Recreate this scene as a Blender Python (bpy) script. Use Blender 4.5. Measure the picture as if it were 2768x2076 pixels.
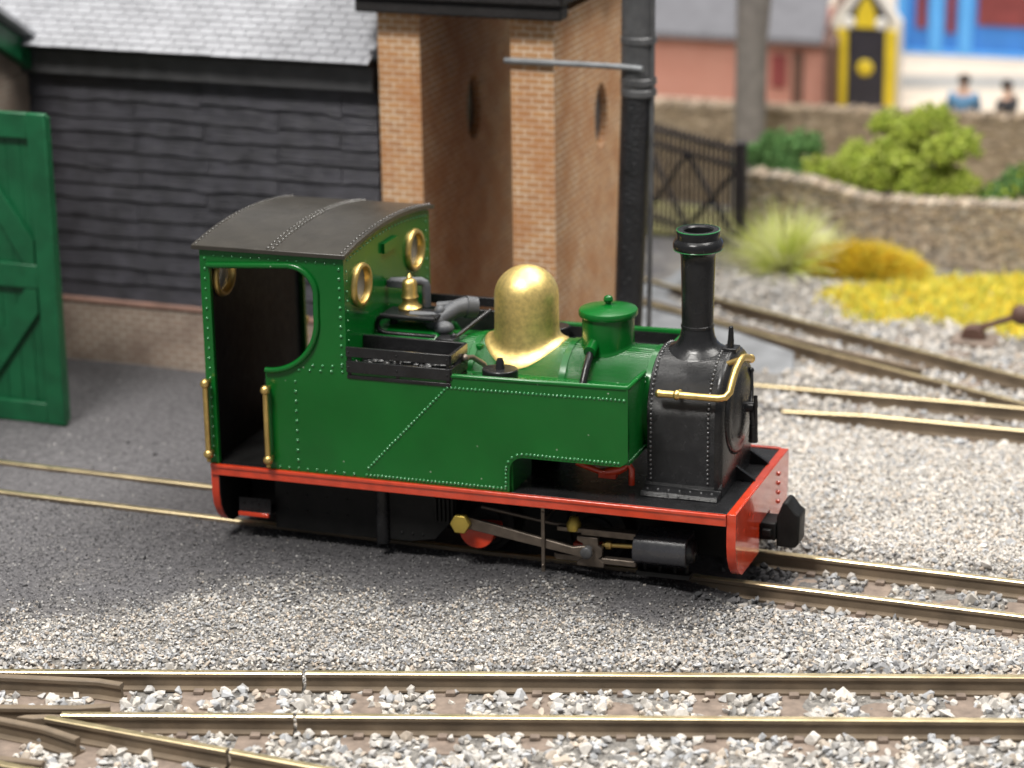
import bpy, bmesh, math, random
import numpy as np
from mathutils import Vector, Matrix
random.seed(7); rng = np.random.default_rng(11)
C = bpy.context.scene.collection
S = bpy.context.scene
for o in list(bpy.data.objects): bpy.data.objects.remove(o)
S.unit_settings.system = 'METRIC'; S.unit_settings.scale_length = 0.01      # one unit is one centimetre

# ------------------------------------------------------------------ camera
cam_d = bpy.data.cameras.new('camera'); cam = bpy.data.objects.new('camera', cam_d); C.objects.link(cam)
RIGHT = Vector((0.938365, 0.345344, -0.014445)); UP = Vector((-0.092917, 0.292285, 0.951807)); FWD = Vector((-0.332922, 0.8918, -0.306358))
M = Matrix((RIGHT, UP, -FWD)).transposed().to_4x4(); M.translation = Vector((9.857869, -25.954985, 10.745751))
cam.matrix_world = M
cam_d.sensor_width = 36; cam_d.lens = 7031.55 / 2768 * 36
cam_d.clip_start = 0.5; cam_d.clip_end = 500
cam_d.dof.use_dof = True; cam_d.dof.focus_distance = 27.0; cam_d.dof.aperture_fstop = 0.36
S.camera = cam

# ------------------------------------------------------------------ light
world = bpy.data.worlds.new('World'); S.world = world; world.use_nodes = True
world.node_tree.nodes['Background'].inputs[0].default_value = (0.93, 0.96, 1.0, 1)
world.node_tree.nodes['Background'].inputs[1].default_value = 0.24
def area(name, loc, target, sx, sy, power, col=(1, 0.97, 0.92)):
    l = bpy.data.lights.new(name, 'AREA'); l.shape = 'RECTANGLE'; l.size = sx; l.size_y = sy; l.energy = power; l.color = col
    o = bpy.data.objects.new(name, l); C.objects.link(o); o.location = loc
    o.rotation_euler = (Vector(target) - Vector(loc)).to_track_quat('-Z', 'Y').to_euler(); return o
area('ceiling_lamp', (-7, -25, 44), (0, 1, 0), 15, 9, 25000)
area('ceiling_lamp', (20, 8, 52), (3, 6, 0), 26, 14, 17000)
area('ceiling_lamp', (0, 4, 62), (0, 4, 0), 60, 46, 26000)
area('ceiling_lamp', (-2, 36, 50), (0, 26, 0), 30, 12, 17000)
S.view_settings.view_transform = 'Standard'; S.view_settings.look = 'None'; S.view_settings.gamma = 1; S.view_settings.exposure = 0.17
S.view_settings.use_curve_mapping = False
S.render.engine = 'CYCLES'; S.cycles.max_bounces = 6

# ------------------------------------------------------------------ materials
MATS = {}
def mat(name, col, rough=0.6, metal=0.0, var=0.15, vscale=4.0, bump=0.0, bscale=20.0, col2=None, coat=0.0, aniso=None, spec=0.5, rvar=0.1, det=4):
    m = bpy.data.materials.new(name); m.use_nodes = True; nt = m.node_tree; b = nt.nodes['Principled BSDF']; L = nt.links.new
    b.inputs['Roughness'].default_value = rough; b.inputs['Metallic'].default_value = metal; b.inputs['Specular IOR Level'].default_value = spec
    if coat: b.inputs['Coat Weight'].default_value = coat; b.inputs['Coat Roughness'].default_value = 0.08
    tc = nt.nodes.new('ShaderNodeTexCoord'); src = tc.outputs['Object']
    n = nt.nodes.new('ShaderNodeTexNoise'); n.inputs['Scale'].default_value = vscale; n.inputs['Detail'].default_value = det; L(src, n.inputs['Vector'])
    mx = nt.nodes.new('ShaderNodeMix'); mx.data_type = 'RGBA'
    c1 = tuple(c * (1 - var) for c in col) + (1,); c2 = (tuple(min(1, c * (1 + var)) for c in col) if col2 is None else col2) + (1,)
    mx.inputs[6].default_value = c1; mx.inputs[7].default_value = c2
    rmp = nt.nodes.new('ShaderNodeMapRange'); rmp.inputs[1].default_value = 0.32; rmp.inputs[2].default_value = 0.68
    L(n.outputs[0], rmp.inputs[0]); L(rmp.outputs[0], mx.inputs[0]); L(mx.outputs[2], b.inputs['Base Color'])
    if rvar:
        r = nt.nodes.new('ShaderNodeMapRange'); r.inputs[3].default_value = max(0.02, rough - rvar); r.inputs[4].default_value = min(1, rough + rvar)
        n2 = nt.nodes.new('ShaderNodeTexNoise'); n2.inputs['Scale'].default_value = vscale * 2.3; L(src, n2.inputs['Vector'])
        L(n2.outputs[0], r.inputs[0]); L(r.outputs[0], b.inputs['Roughness'])
    if bump:
        n3 = nt.nodes.new('ShaderNodeTexNoise'); n3.inputs['Scale'].default_value = bscale; n3.inputs['Detail'].default_value = 3
        if aniso:
            mp = nt.nodes.new('ShaderNodeMapping'); mp.inputs['Scale'].default_value = aniso; L(src, mp.inputs['Vector']); L(mp.outputs[0], n3.inputs['Vector'])
        else: L(src, n3.inputs['Vector'])
        bp = nt.nodes.new('ShaderNodeBump'); bp.inputs['Strength'].default_value = bump; bp.inputs['Distance'].default_value = 0.03
        L(n3.outputs[0], bp.inputs['Height']); L(bp.outputs[0], b.inputs['Normal'])
    MATS[name] = m; return m
def stone_mat(name, rough=0.9):
    m = bpy.data.materials.new(name); m.use_nodes = True; nt = m.node_tree; b = nt.nodes['Principled BSDF']
    b.inputs['Roughness'].default_value = rough; b.inputs['Specular IOR Level'].default_value = 0.3
    a = nt.nodes.new('ShaderNodeAttribute'); a.attribute_name = 'Col'
    tc = nt.nodes.new('ShaderNodeTexCoord'); n = nt.nodes.new('ShaderNodeTexNoise'); n.inputs['Scale'].default_value = 30; nt.links.new(tc.outputs['Object'], n.inputs['Vector'])
    mr = nt.nodes.new('ShaderNodeMapRange'); mr.inputs[3].default_value = 0.7; mr.inputs[4].default_value = 1.3; nt.links.new(n.outputs[0], mr.inputs[0])
    mx = nt.nodes.new('ShaderNodeMix'); mx.data_type = 'RGBA'; mx.blend_type = 'MULTIPLY'; mx.inputs[0].default_value = 1
    nt.links.new(a.outputs['Color'], mx.inputs[6]); nt.links.new(mr.outputs[0], mx.inputs[7]); nt.links.new(mx.outputs[2], b.inputs['Base Color'])
    MATS[name] = m; return m
def brick_mat(name, c1, c2, mortar, bw=0.14, bh=0.056, mort=0.008, swap=None, bump=0.6, stain=None, rough=0.75):
    m = bpy.data.materials.new(name); m.use_nodes = True; nt = m.node_tree; b = nt.nodes['Principled BSDF']; L = nt.links.new
    b.inputs['Roughness'].default_value = rough
    tc = nt.nodes.new('ShaderNodeTexCoord'); sp = nt.nodes.new('ShaderNodeSeparateXYZ'); L(tc.outputs['Object'], sp.inputs[0])
    ad = nt.nodes.new('ShaderNodeMath'); ad.operation = 'ADD'; L(sp.outputs[0], ad.inputs[0]); L(sp.outputs[1], ad.inputs[1])
    cb = nt.nodes.new('ShaderNodeCombineXYZ'); L(ad.outputs[0], cb.inputs[0]); L(sp.outputs[2], cb.inputs[1])
    nz = nt.nodes.new('ShaderNodeTexNoise'); nz.inputs['Scale'].default_value = 9; L(tc.outputs['Object'], nz.inputs['Vector'])
    wv = nt.nodes.new('ShaderNodeVectorMath'); wv.operation = 'SCALE'; wv.inputs['Scale'].default_value = 0.02; L(nz.outputs['Color'], wv.inputs[0])
    av = nt.nodes.new('ShaderNodeVectorMath'); L(cb.outputs[0], av.inputs[0]); L(wv.outputs[0], av.inputs[1])
    br = nt.nodes.new('ShaderNodeTexBrick'); br.inputs['Scale'].default_value = 1; br.inputs['Brick Width'].default_value = bw; br.inputs['Row Height'].default_value = bh
    br.inputs['Mortar Size'].default_value = mort; br.inputs['Mortar Smooth'].default_value = 0.3; br.inputs['Bias'].default_value = 0.0
    br.inputs['Color1'].default_value = c1 + (1,); br.inputs['Color2'].default_value = c2 + (1,); br.inputs['Mortar'].default_value = mortar + (1,)
    L(av.outputs[0], br.inputs['Vector'])
    n2 = nt.nodes.new('ShaderNodeTexNoise'); n2.inputs['Scale'].default_value = 2.2; n2.inputs['Detail'].default_value = 5; L(tc.outputs['Object'], n2.inputs['Vector'])
    mr = nt.nodes.new('ShaderNodeMapRange'); mr.inputs[1].default_value = 0.35; mr.inputs[2].default_value = 0.7; mr.inputs[4].default_value = 0.75; L(n2.outputs[0], mr.inputs[0])
    mx = nt.nodes.new('ShaderNodeMix'); mx.data_type = 'RGBA'; mx.inputs[7].default_value = (stain or tuple(x * 0.6 for x in c1)) + (1,)
    L(br.outputs['Color'], mx.inputs[6]); L(mr.outputs[0], mx.inputs[0]); L(mx.outputs[2], b.inputs['Base Color'])
    bp = nt.nodes.new('ShaderNodeBump'); bp.inputs['Strength'].default_value = bump; bp.inputs['Distance'].default_value = 0.012; bp.invert = True
    L(br.outputs['Fac'], bp.inputs['Height']); L(bp.outputs[0], b.inputs['Normal'])
    MATS[name] = m; return m
def layered(name, base, scale, strength):       # fine parallel print lines running along the boiler
    m = MATS[base].copy(); m.name = name; nt = m.node_tree
    tc = nt.nodes.new('ShaderNodeTexCoord'); w = nt.nodes.new('ShaderNodeTexWave'); w.bands_direction = 'Z'; w.inputs['Scale'].default_value = scale
    w.inputs['Distortion'].default_value = 0.4; w.inputs['Detail'].default_value = 1; w.inputs['Detail Scale'].default_value = 3
    nt.links.new(tc.outputs['Object'], w.inputs['Vector'])
    bp = nt.nodes.new('ShaderNodeBump'); bp.inputs['Strength'].default_value = strength; bp.inputs['Distance'].default_value = 0.01
    nt.links.new(w.outputs[0], bp.inputs['Height']); nt.links.new(bp.outputs[0], nt.nodes['Principled BSDF'].inputs['Normal'])
    MATS[name] = m
mat('green_paint', (0.003, 0.102, 0.014), 0.22, var=0.12, vscale=1.5, bump=0.05, bscale=9, coat=0.0, rvar=0.05, spec=0.38)
_m = MATS['green_paint']; _n = _m.node_tree; _b = _n.nodes['Principled BSDF']; _l = _b.inputs['Base Color'].links[0]; _src = _l.from_socket
_tc = _n.nodes.new('ShaderNodeTexCoord'); _v = _n.nodes.new('ShaderNodeTexVoronoi'); _v.inputs['Scale'].default_value = 5; _n.links.new(_tc.outputs['Object'], _v.inputs['Vector'])
_wn = _n.nodes.new('ShaderNodeTexNoise'); _wn.inputs['Scale'].default_value = 3; _n.links.new(_tc.outputs['Object'], _wn.inputs['Vector'])
_c = _n.nodes.new('ShaderNodeMath'); _c.operation = 'LESS_THAN'; _c.inputs[1].default_value = 0.045; _n.links.new(_v.outputs['Distance'], _c.inputs[0])
_k = _n.nodes.new('ShaderNodeMath'); _k.operation = 'MULTIPLY'; _n.links.new(_c.outputs[0], _k.inputs[0]); _n.links.new(_wn.outputs[0], _k.inputs[1])
_x = _n.nodes.new('ShaderNodeMix'); _x.data_type = 'RGBA'; _n.links.new(_k.outputs[0], _x.inputs[0]); _n.links.new(_src, _x.inputs[6]); _x.inputs[7].default_value = (.42, .46, .38, 1); _n.links.new(_x.outputs[2], _b.inputs['Base Color'])
layered('green_boiler', 'green_paint', 30, 0.7)
MATS['green_boiler'].node_tree.nodes['Principled BSDF'].inputs['Specular IOR Level'].default_value = 0.8
mat('rivet_green', (0.02, 0.20, 0.055), 0.2, var=0.2, vscale=9, coat=1.0, spec=0.9)  # rivet colours kept paler than their plates, a glint painted in
mat('rivet_roof', (0.04, 0.036, 0.03), 0.25, var=0.3, coat=0.5, spec=0.7)
mat('rivet_black', (0.05, 0.05, 0.052), 0.22, var=0.3, coat=1.0, spec=0.9)
mat('cylinder_black', (0.032, 0.032, 0.036), 0.28, var=0.25, bump=0.06, spec=0.7)
mat('black_paint', (0.014, 0.014, 0.015), 0.25, var=0.3, bump=0.08, bscale=30, spec=0.3)
layered('black_smokebox', 'black_paint', 30, 0.45)
mat('black_matt', (0.008, 0.008, 0.008), 0.5, var=0.3, bump=0.1, bscale=25, spec=0.2)
mat('roof_black', (0.030, 0.026, 0.020), 0.33, var=0.15, bump=0.05, bscale=40)
mat('red_paint', (0.56, 0.045, 0.014), 0.2, var=0.14, vscale=6, bump=0.06, bscale=14, coat=0.8)
mat('brass_paint', (0.80, 0.60, 0.22), 0.42, metal=0.85, var=0.16, vscale=18, bump=0.12, bscale=70, rvar=0.10)
mat('brass', (0.66, 0.47, 0.17), 0.42, metal=1.0, var=0.15, vscale=8, bump=0.05, bscale=30)
mat('dull_brass', (0.50, 0.37, 0.08), 0.42, metal=0.7, var=0.15)
mat('grey_resin', (0.06, 0.063, 0.07), 0.5, var=0.12, bump=0.1)
mat('dark_steel', (0.17, 0.14, 0.115), 0.4, metal=0.75, var=0.2, vscale=9)
mat('window_glass', (0.42, 0.40, 0.38), 0.12, var=0.1)
MATS['window_glass'].node_tree.nodes['Principled BSDF'].inputs['Transmission Weight'].default_value = 0.45
mat('coal', (0.012, 0.012, 0.013), 0.3, var=0.4, bump=0.4, bscale=25)
mat('rail_side', (0.15, 0.112, 0.075), 0.62, var=0.25, vscale=3, bump=0.12, bscale=40)
mat('rail_head', (0.74, 0.61, 0.37), 0.36, metal=1.0, var=0.12, vscale=2.5, bump=0.04, bscale=30, aniso=(0.2, 1, 1))
mat('sleeper', (0.18, 0.138, 0.11), 0.85, var=0.25, vscale=8, bump=0.5, bscale=12, aniso=(1, 1, 1))
mat('weatherboard', (0.042, 0.041, 0.050), 0.38, var=0.35, vscale=3, bump=0.55, bscale=10, aniso=(0.25, 4, 5), rvar=0.12)
mat('fascia', (0.052, 0.052, 0.055), 0.55, var=0.2, bump=0.25, bscale=12, aniso=(0.3, 2, 2))
mat('slate', (0.27, 0.275, 0.295), 0.7, var=0.12, vscale=2.5, bump=0.2, bscale=16)
mat('shed_green', (0.006, 0.092, 0.034), 0.42, var=0.2, vscale=3, bump=0.15, bscale=10)
mat('lead', (0.33, 0.34, 0.36), 0.6, var=0.2)
brick_mat('plinth_brick', (0.36, 0.26, 0.20), (0.27, 0.20, 0.155), (0.50, 0.44, 0.37), 0.22, 0.085, 0.014, stain=(0.20, 0.14, 0.11))
brick_mat('gable_brick', (0.30, 0.22, 0.17), (0.24, 0.19, 0.15), (0.3, 0.27, 0.23), 0.2, 0.08, 0.012)
brick_mat('tower_brick', (0.56, 0.31, 0.14), (0.43, 0.235, 0.115), (0.76, 0.62, 0.48), 0.20, 0.084, 0.010, stain=(0.44, 0.18, 0.06))
brick_mat('house_brick', (0.50, 0.23, 0.175), (0.44, 0.20, 0.15), (0.52, 0.30, 0.24), 0.1, 0.05, 0.006, stain=(0.44, 0.20, 0.15))
mat('tower_black', (0.012, 0.010, 0.010), 0.7, var=0.3, bump=0.4)
mat('pipe_grey', (0.085, 0.085, 0.088), 0.42, metal=0.2, var=0.25, bump=0.2, bscale=14)
mat('pipe_black', (0.014, 0.014, 0.016), 0.4, var=0.4, bump=0.9, bscale=26)
mat('rod_grey', (0.20, 0.21, 0.22), 0.55, metal=0.3, var=0.2, bump=0.3)
mat('gate_black', (0.022, 0.018, 0.022), 0.6, var=0.2)
mat('bark', (0.19, 0.17, 0.16), 0.9, var=0.2, bump=0.4)
mat('pavement', (0.56, 0.48, 0.39), 0.9, var=0.08)
mat('road', (0.30, 0.29, 0.27), 0.9, var=0.08)
mat('red_tile', (0.27, 0.16, 0.125), 0.8, var=0.2)
mat('soil', (0.17, 0.13, 0.08), 0.95, col2=(0.30, 0.29, 0.11), var=0.3, bump=0.4)
mat('concrete', (0.20, 0.208, 0.22), 0.85, var=0.3, vscale=1.6, bump=0.5, bscale=18, det=8)
mat('blue_paint', (0.04, 0.20, 0.58), 0.5, var=0.06)
mat('light_blue', (0.10, 0.38, 0.80), 0.5, var=0.06)
mat('maroon', (0.20, 0.04, 0.04), 0.5, var=0.2)
mat('yellow_paint', (0.62, 0.46, 0.02), 0.5, var=0.1)
mat('door_black', (0.022, 0.020, 0.028), 0.5, var=0.2)
mat('cream', (0.62, 0.58, 0.52), 0.7, var=0.08)
mat('dark_slate', (0.13, 0.13, 0.145), 0.75, var=0.1)
mat('brown_timber', (0.10, 0.05, 0.035), 0.7, var=0.15)
mat('skin', (0.55, 0.34, 0.24), 0.6); mat('blue_cloth', (0.10, 0.22, 0.36), 0.8); mat('dark_cloth', (0.03, 0.03, 0.035), 0.8); mat('hair', (0.03, 0.02, 0.015), 0.6); mat('white_cloth', (0.7, 0.68, 0.64), 0.8)
stone_mat('stone'); stone_mat('foliage', 0.8)

# ------------------------------------------------------------------ mesh builder
class MB:
    def __init__(s): s.v = []; s.f = []; s.m = []
    def add(s, vs, fs, mi=0):
        k = len(s.v); s.v += [tuple(v) for v in vs]; s.f += [tuple(i + k for i in f) for f in fs]; s.m += [mi] * len(fs); return s
    def hexa(s, p, mi=0): return s.add(p, [(0, 3, 2, 1), (4, 5, 6, 7), (0, 1, 5, 4), (1, 2, 6, 5), (2, 3, 7, 6), (3, 0, 4, 7)], mi)
    def box(s, x0, x1, y0, y1, z0, z1, mi=0):
        return s.hexa([(x0, y0, z0), (x1, y0, z0), (x1, y1, z0), (x0, y1, z0), (x0, y0, z1), (x1, y0, z1), (x1, y1, z1), (x0, y1, z1)], mi)
    def tube(s, path, r, n=10, mi=0):
        P = [Vector(p) for p in path]; rs = r if isinstance(r, (list, tuple)) else [r] * len(P); vs = []; prev = None
        for i, p in enumerate(P):
            t = (P[min(i + 1, len(P) - 1)] - P[max(i - 1, 0)]).normalized()
            a = prev if prev is not None else (Vector((0, 0, 1)) if abs(t.z) < 0.9 else Vector((1, 0, 0)))
            a = (a - t * a.dot(t)).normalized(); b = t.cross(a); prev = a
            vs += [p + (a * math.cos(2 * math.pi * k / n) + b * math.sin(2 * math.pi * k / n)) * rs[i] for k in range(n)]
        fs = [(i * n + k, i * n + (k + 1) % n, (i + 1) * n + (k + 1) % n, (i + 1) * n + k) for i in range(len(P) - 1) for k in range(n)]
        fs += [tuple(range(n)), tuple((len(P) - 1) * n + k for k in range(n))]
        return s.add(vs, fs, mi)
    def lathe(s, prof, cx, cy, n=40, saddle=None, mi=0, axis='z', zc=0):
        vs = []; N = len(prof)
        for i, (r, z) in enumerate(prof):
            for k in range(n):
                a = 2 * math.pi * k / n; u, v = r * math.cos(a), r * math.sin(a)
                if axis == 'z':
                    zz = z
                    if saddle and i < saddle[2]: zz = z + saddle[1] + math.sqrt(max(0.001, saddle[0] ** 2 - (v + cy) ** 2))
                    vs.append((cx + u, cy + v, zz))
                elif axis == 'x': vs.append((z, cx + u, cy + v))
                else: vs.append((cx + u, z, cy + v))
        fs = [(i * n + k, i * n + (k + 1) % n, (i + 1) * n + (k + 1) % n, (i + 1) * n + k) for i in range(N - 1) for k in range(n)]
        fs += [tuple(range(n)), tuple((N - 1) * n + k for k in range(n))]
        return s.add(vs, fs, mi)
    def prism(s, poly, plane, lo, hi, mi=0):
        def q(a, b, c): return {'xz': (a, c, b), 'yz': (c, a, b), 'xy': (a, b, c)}[plane]
        n = len(poly); vs = [q(a, b, lo) for a, b in poly] + [q(a, b, hi) for a, b in poly]
        fs = [tuple(range(n)), tuple(range(n, 2 * n))] + [(i, (i + 1) % n, n + (i + 1) % n, n + i) for i in range(n)]
        return s.add(vs, fs, mi)
    def plate(s, loops, plane, lo, hi, mi=0):             # outline with holes, given a thickness
        bm = bmesh.new(); E = []
        for lp in loops:
            vv = [bm.verts.new((a, b, 0)) for a, b in lp]; E += [bm.edges.new((vv[i], vv[(i + 1) % len(vv)])) for i in range(len(vv))]
        bmesh.ops.triangle_fill(bm, use_beauty=True, use_dissolve=False, edges=E)
        bm.verts.index_update(); V = [v.co.copy() for v in bm.verts]; F = [[v.index for v in f.verts] for f in bm.faces]; bm.free()
        def q(a, b, c): return {'xz': (a, c, b), 'yz': (c, a, b), 'xy': (a, b, c)}[plane]
        n = len(V); s.add([q(v.x, v.y, lo) for v in V] + [q(v.x, v.y, hi) for v in V], F + [[i + n for i in f] for f in F], mi)
        k = 0
        base = len(s.v) - 2 * n
        for lp in loops:
            m = len(lp)
            for i in range(m): s.f.append((base + k + i, base + k + (i + 1) % m, base + n + k + (i + 1) % m, base + n + k + i)); s.m.append(mi)
            k += m
        return s
    def ball(s, c, r, n=10, sc=(1, 1, 1), mi=0):
        k = n // 2; prof = [(max(1e-4, math.sin(math.pi * i / k)), -math.cos(math.pi * i / k)) for i in range(k + 1)]; vs = []
        for a, z in prof: vs += [(c[0] + r * sc[0] * a * math.cos(2 * math.pi * j / n), c[1] + r * sc[1] * a * math.sin(2 * math.pi * j / n), c[2] + r * sc[2] * z) for j in range(n)]
        fs = [(i * n + j, i * n + (j + 1) % n, (i + 1) * n + (j + 1) % n, (i + 1) * n + j) for i in range(k) for j in range(n)]
        return s.add(vs, fs, mi)
    def rivet(s, p, nrm, r=0.017, mi=1):
        p = Vector(p); nrm = Vector(nrm).normalized(); a = nrm.orthogonal().normalized(); b = nrm.cross(a); n = 7; vs = []
        for rr, h in ((1, -0.2), (0.86, 0.5), (0.45, 0.85)): vs += [p + (a * math.cos(2 * math.pi * k / n) + b * math.sin(2 * math.pi * k / n)) * r * rr + nrm * r * h for k in range(n)]
        vs.append(p + nrm * r * 0.95)
        fs = [(i * n + k, i * n + (k + 1) % n, (i + 1) * n + (k + 1) % n, (i + 1) * n + k) for i in range(2) for k in range(n)] + [(2 * n + k, 2 * n + (k + 1) % n, 3 * n) for k in range(n)]
        return s.add(vs, fs, mi)
    def rivets(s, a, b, step, nrm, r=0.017, mi=1):
        a, b = Vector(a), Vector(b); k = max(1, round((b - a).length / step))
        for i in range(k + 1): s.rivet(a.lerp(b, i / k) + Vector((random.uniform(-.002, .002), 0, random.uniform(-.002, .002))), nrm, r * random.uniform(0.9, 1.1), mi)
        return s
BASE = {}
def root(name, loc, label, cat, group=None):
    o = bpy.data.objects.new(name, None); C.objects.link(o); o.location = loc; o.empty_display_size = 0.3
    o['label'] = label; o['category'] = cat
    if group: o['group'] = group
    BASE[o.name] = Vector(loc); return o
def obj(name, mb, mats, parent=None, bevel=0.0, smooth=35, loc=None, label=None, cat=None, group=None, kind=None):
    me = bpy.data.meshes.new(name)
    off = BASE[parent.name] if parent is not None else Vector(loc or (0, 0, 0))
    me.from_pydata([(v[0] - off.x, v[1] - off.y, v[2] - off.z) for v in mb.v], [], mb.f)
    mats = mats if isinstance(mats, (list, tuple)) else [mats]
    for k in mats: me.materials.append(MATS[k])
    if len(mats) > 1: me.polygons.foreach_set('material_index', mb.m)
    bm = bmesh.new(); bm.from_mesh(me); bmesh.ops.recalc_face_normals(bm, faces=bm.faces); bm.to_mesh(me); bm.free()
    if smooth: me.polygons.foreach_set('use_smooth', [True] * len(me.polygons)); me.set_sharp_from_angle(angle=math.radians(smooth))
    o = bpy.data.objects.new(name, me); C.objects.link(o)
    if parent is not None: o.parent = parent; BASE[o.name] = off
    else: o.location = off; BASE[o.name] = off
    if bevel:
        b = o.modifiers.new('bevel', 'BEVEL'); b.width = bevel; b.segments = 2; b.limit_method = 'ANGLE'; b.angle_limit = math.radians(40); b.harden_normals = False
    if label: o['label'] = label
    if cat: o['category'] = cat
    if group: o['group'] = group
    if kind: o['kind'] = kind
    return o
def arc(cx, cy, r, a0, a1, n, ry=None):
    return [(cx + r * math.cos(math.radians(a0 + (a1 - a0) * i / n)), cy + (ry or r) * math.sin(math.radians(a0 + (a1 - a0) * i / n))) for i in range(n + 1)]

# ================================================================== GROUND
def ss(a, b, x): t = np.clip((x - a) / (b - a), 0, 1); return t * t * (3 - 2 * t)
def vnoise(x, y, s, seed):                     # smooth value noise
    r = np.random.default_rng(seed); T = r.random((64, 64)); u = x / s + 100; v = y / s + 100; i = np.floor(u).astype(int); j = np.floor(v).astype(int); fu = u - i; fv = v - j
    fu = fu * fu * (3 - 2 * fu); fv = fv * fv * (3 - 2 * fv); g = lambda a, b: T[a % 64, b % 64]
    return (g(i, j) * (1 - fu) + g(i + 1, j) * fu) * (1 - fv) + (g(i, j + 1) * (1 - fu) + g(i + 1, j + 1) * fu) * fv
FT0 = np.array([1.47, -4.06]); FTD = np.array([math.cos(math.radians(17.55)), math.sin(math.radians(17.55))])
def ft(x, y): dx, dy = x - FT0[0], y - FT0[1]; return dx * FTD[0] + dy * FTD[1], -dx * FTD[1] + dy * FTD[0]   # along, across
def height(x, y):
    x = np.asarray(x, float); y = np.asarray(y, float); s, t = ft(x, y)
    z = np.full(x.shape, -0.05)
    z = z - 0.15 * ss(0.85, 0.6, t)                                                   # front track bed and everything nearer
    lt = ss(2.0, 3.4, x) * ss(1.15, 0.75, np.abs(y)); z = z - 0.15 * lt               # loco track emerging on the right
    rt = ss(1.0, 2.8, x) * ss(1.0, 0.6, np.abs(y - 5.98)); z = z - 0.13 * rt
    z = z - 0.14 * ss(6.9, 7.6, y) * ss(-1.6, -0.4, x)
    z = z - 0.05 * ss(1.5, 4, x) * ss(0.8, 2, y)
    z = z + 0.03 * (vnoise(x, y, 0.9, 3) - 0.5) + 0.012 * (vnoise(x, y, 0.2, 4) - 0.5)
    return z
def dirt(x, y):                                   # coal dust and ash trodden round the shed road
    n = (vnoise(x, y, 1.1, 8) - 0.5) * 1.6 + (vnoise(x, y, 0.35, 9) - 0.5) * 0.9
    yb = np.interp(x, [-6, -4.5, -3.4, -2.3, 0.2, 2.3, 3.2, 3.7], [-4.3, -3.5, -2.9, -2.35, -1.75, -1.6, -1.15, -0.3])
    a = ss(-0.75, 0.75, y - yb + n)
    xb = np.interp(y, [-1.3, 0, 1.2, 5, 9, 12], [3.2, 3.6, 2.4, 1.2, -0.4, -1.5])
    return a * ss(0.5, -0.6, x - xb + n * 0.8)
def soot_shade(x, y):                                   # ash where engines stand, plus shade round the loco, darkened into the colour
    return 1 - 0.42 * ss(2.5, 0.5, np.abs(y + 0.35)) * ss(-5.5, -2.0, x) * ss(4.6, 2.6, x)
gm = bpy.data.materials.new('ground'); gm.use_nodes = True; nt = gm.node_tree; b = nt.nodes['Principled BSDF']; b.inputs['Roughness'].default_value = 0.9; b.inputs['Specular IOR Level'].default_value = 0.25
a = nt.nodes.new('ShaderNodeAttribute'); a.attribute_name = 'Dirt'
tc = nt.nodes.new('ShaderNodeTexCoord'); n1 = nt.nodes.new('ShaderNodeTexNoise'); n1.inputs['Scale'].default_value = 16; n1.inputs['Detail'].default_value = 6; n1.inputs['Roughness'].default_value = 0.75; nt.links.new(tc.outputs['Object'], n1.inputs['Vector'])
def rampnode(c0, c1):
    r = nt.nodes.new('ShaderNodeValToRGB'); r.color_ramp.elements[0].position = 0.36; r.color_ramp.elements[1].position = 0.66
    r.color_ramp.elements[0].color = c0 + (1,); r.color_ramp.elements[1].color = c1 + (1,); nt.links.new(n1.outputs[0], r.inputs[0]); return r
ra = rampnode((0.10, 0.095, 0.09), (0.30, 0.28, 0.255)); rb = rampnode((0.060, 0.058, 0.062), (0.160, 0.154, 0.160))
mx = nt.nodes.new('ShaderNodeMix'); mx.data_type = 'RGBA'; nt.links.new(a.outputs['Fac'], mx.inputs[0]); nt.links.new(ra.outputs[0], mx.inputs[6]); nt.links.new(rb.outputs[0], mx.inputs[7]); a2 = nt.nodes.new('ShaderNodeAttribute'); a2.attribute_name = 'SootShade'; mm = nt.nodes.new('ShaderNodeMix'); mm.data_type = 'RGBA'; mm.blend_type = 'MULTIPLY'; mm.inputs[0].default_value = 1
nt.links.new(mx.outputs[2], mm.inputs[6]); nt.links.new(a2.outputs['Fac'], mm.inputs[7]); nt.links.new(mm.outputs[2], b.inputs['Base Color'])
bp = nt.nodes.new('ShaderNodeBump'); bp.inputs['Strength'].default_value = 0.9; bp.inputs['Distance'].default_value = 0.03; nt.links.new(n1.outputs[0], bp.inputs['Height']); nt.links.new(bp.outputs[0], b.inputs['Normal'])
MATS['ground'] = gm
def grid_mesh(name, xs, ys, zf, material, kind='structure'):
    X, Y = np.meshgrid(xs, ys, indexing='ij'); Z = zf(X, Y); nx, ny = X.shape
    co = np.stack([X, Y, Z], -1).reshape(-1, 3); i = np.arange(nx * ny).reshape(nx, ny)
    f = np.stack([i[:-1, :-1], i[1:, :-1], i[1:, 1:], i[:-1, 1:]], -1).reshape(-1, 4)
    me = bpy.data.meshes.new(name); me.vertices.add(len(co)); me.vertices.foreach_set('co', co.ravel()); me.loops.add(f.size); me.loops.foreach_set('vertex_index', f.ravel())
    me.polygons.add(len(f)); me.polygons.foreach_set('loop_start', np.arange(len(f)) * 4); me.update(); me.polygons.foreach_set('use_smooth', [True] * len(f))
    me.materials.append(MATS[material]); o = bpy.data.objects.new(name, me); C.objects.link(o); o['kind'] = kind
    return o, co
g, co = grid_mesh('ground', np.arange(-14, 13.01, 0.08), np.arange(-11, 13.62, 0.08), height, 'ground')
a3 = g.data.attributes.new('SootShade', 'FLOAT', 'POINT'); a3.data.foreach_set('value', soot_shade(co[:, 0], co[:, 1]).astype(np.float32))
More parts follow.
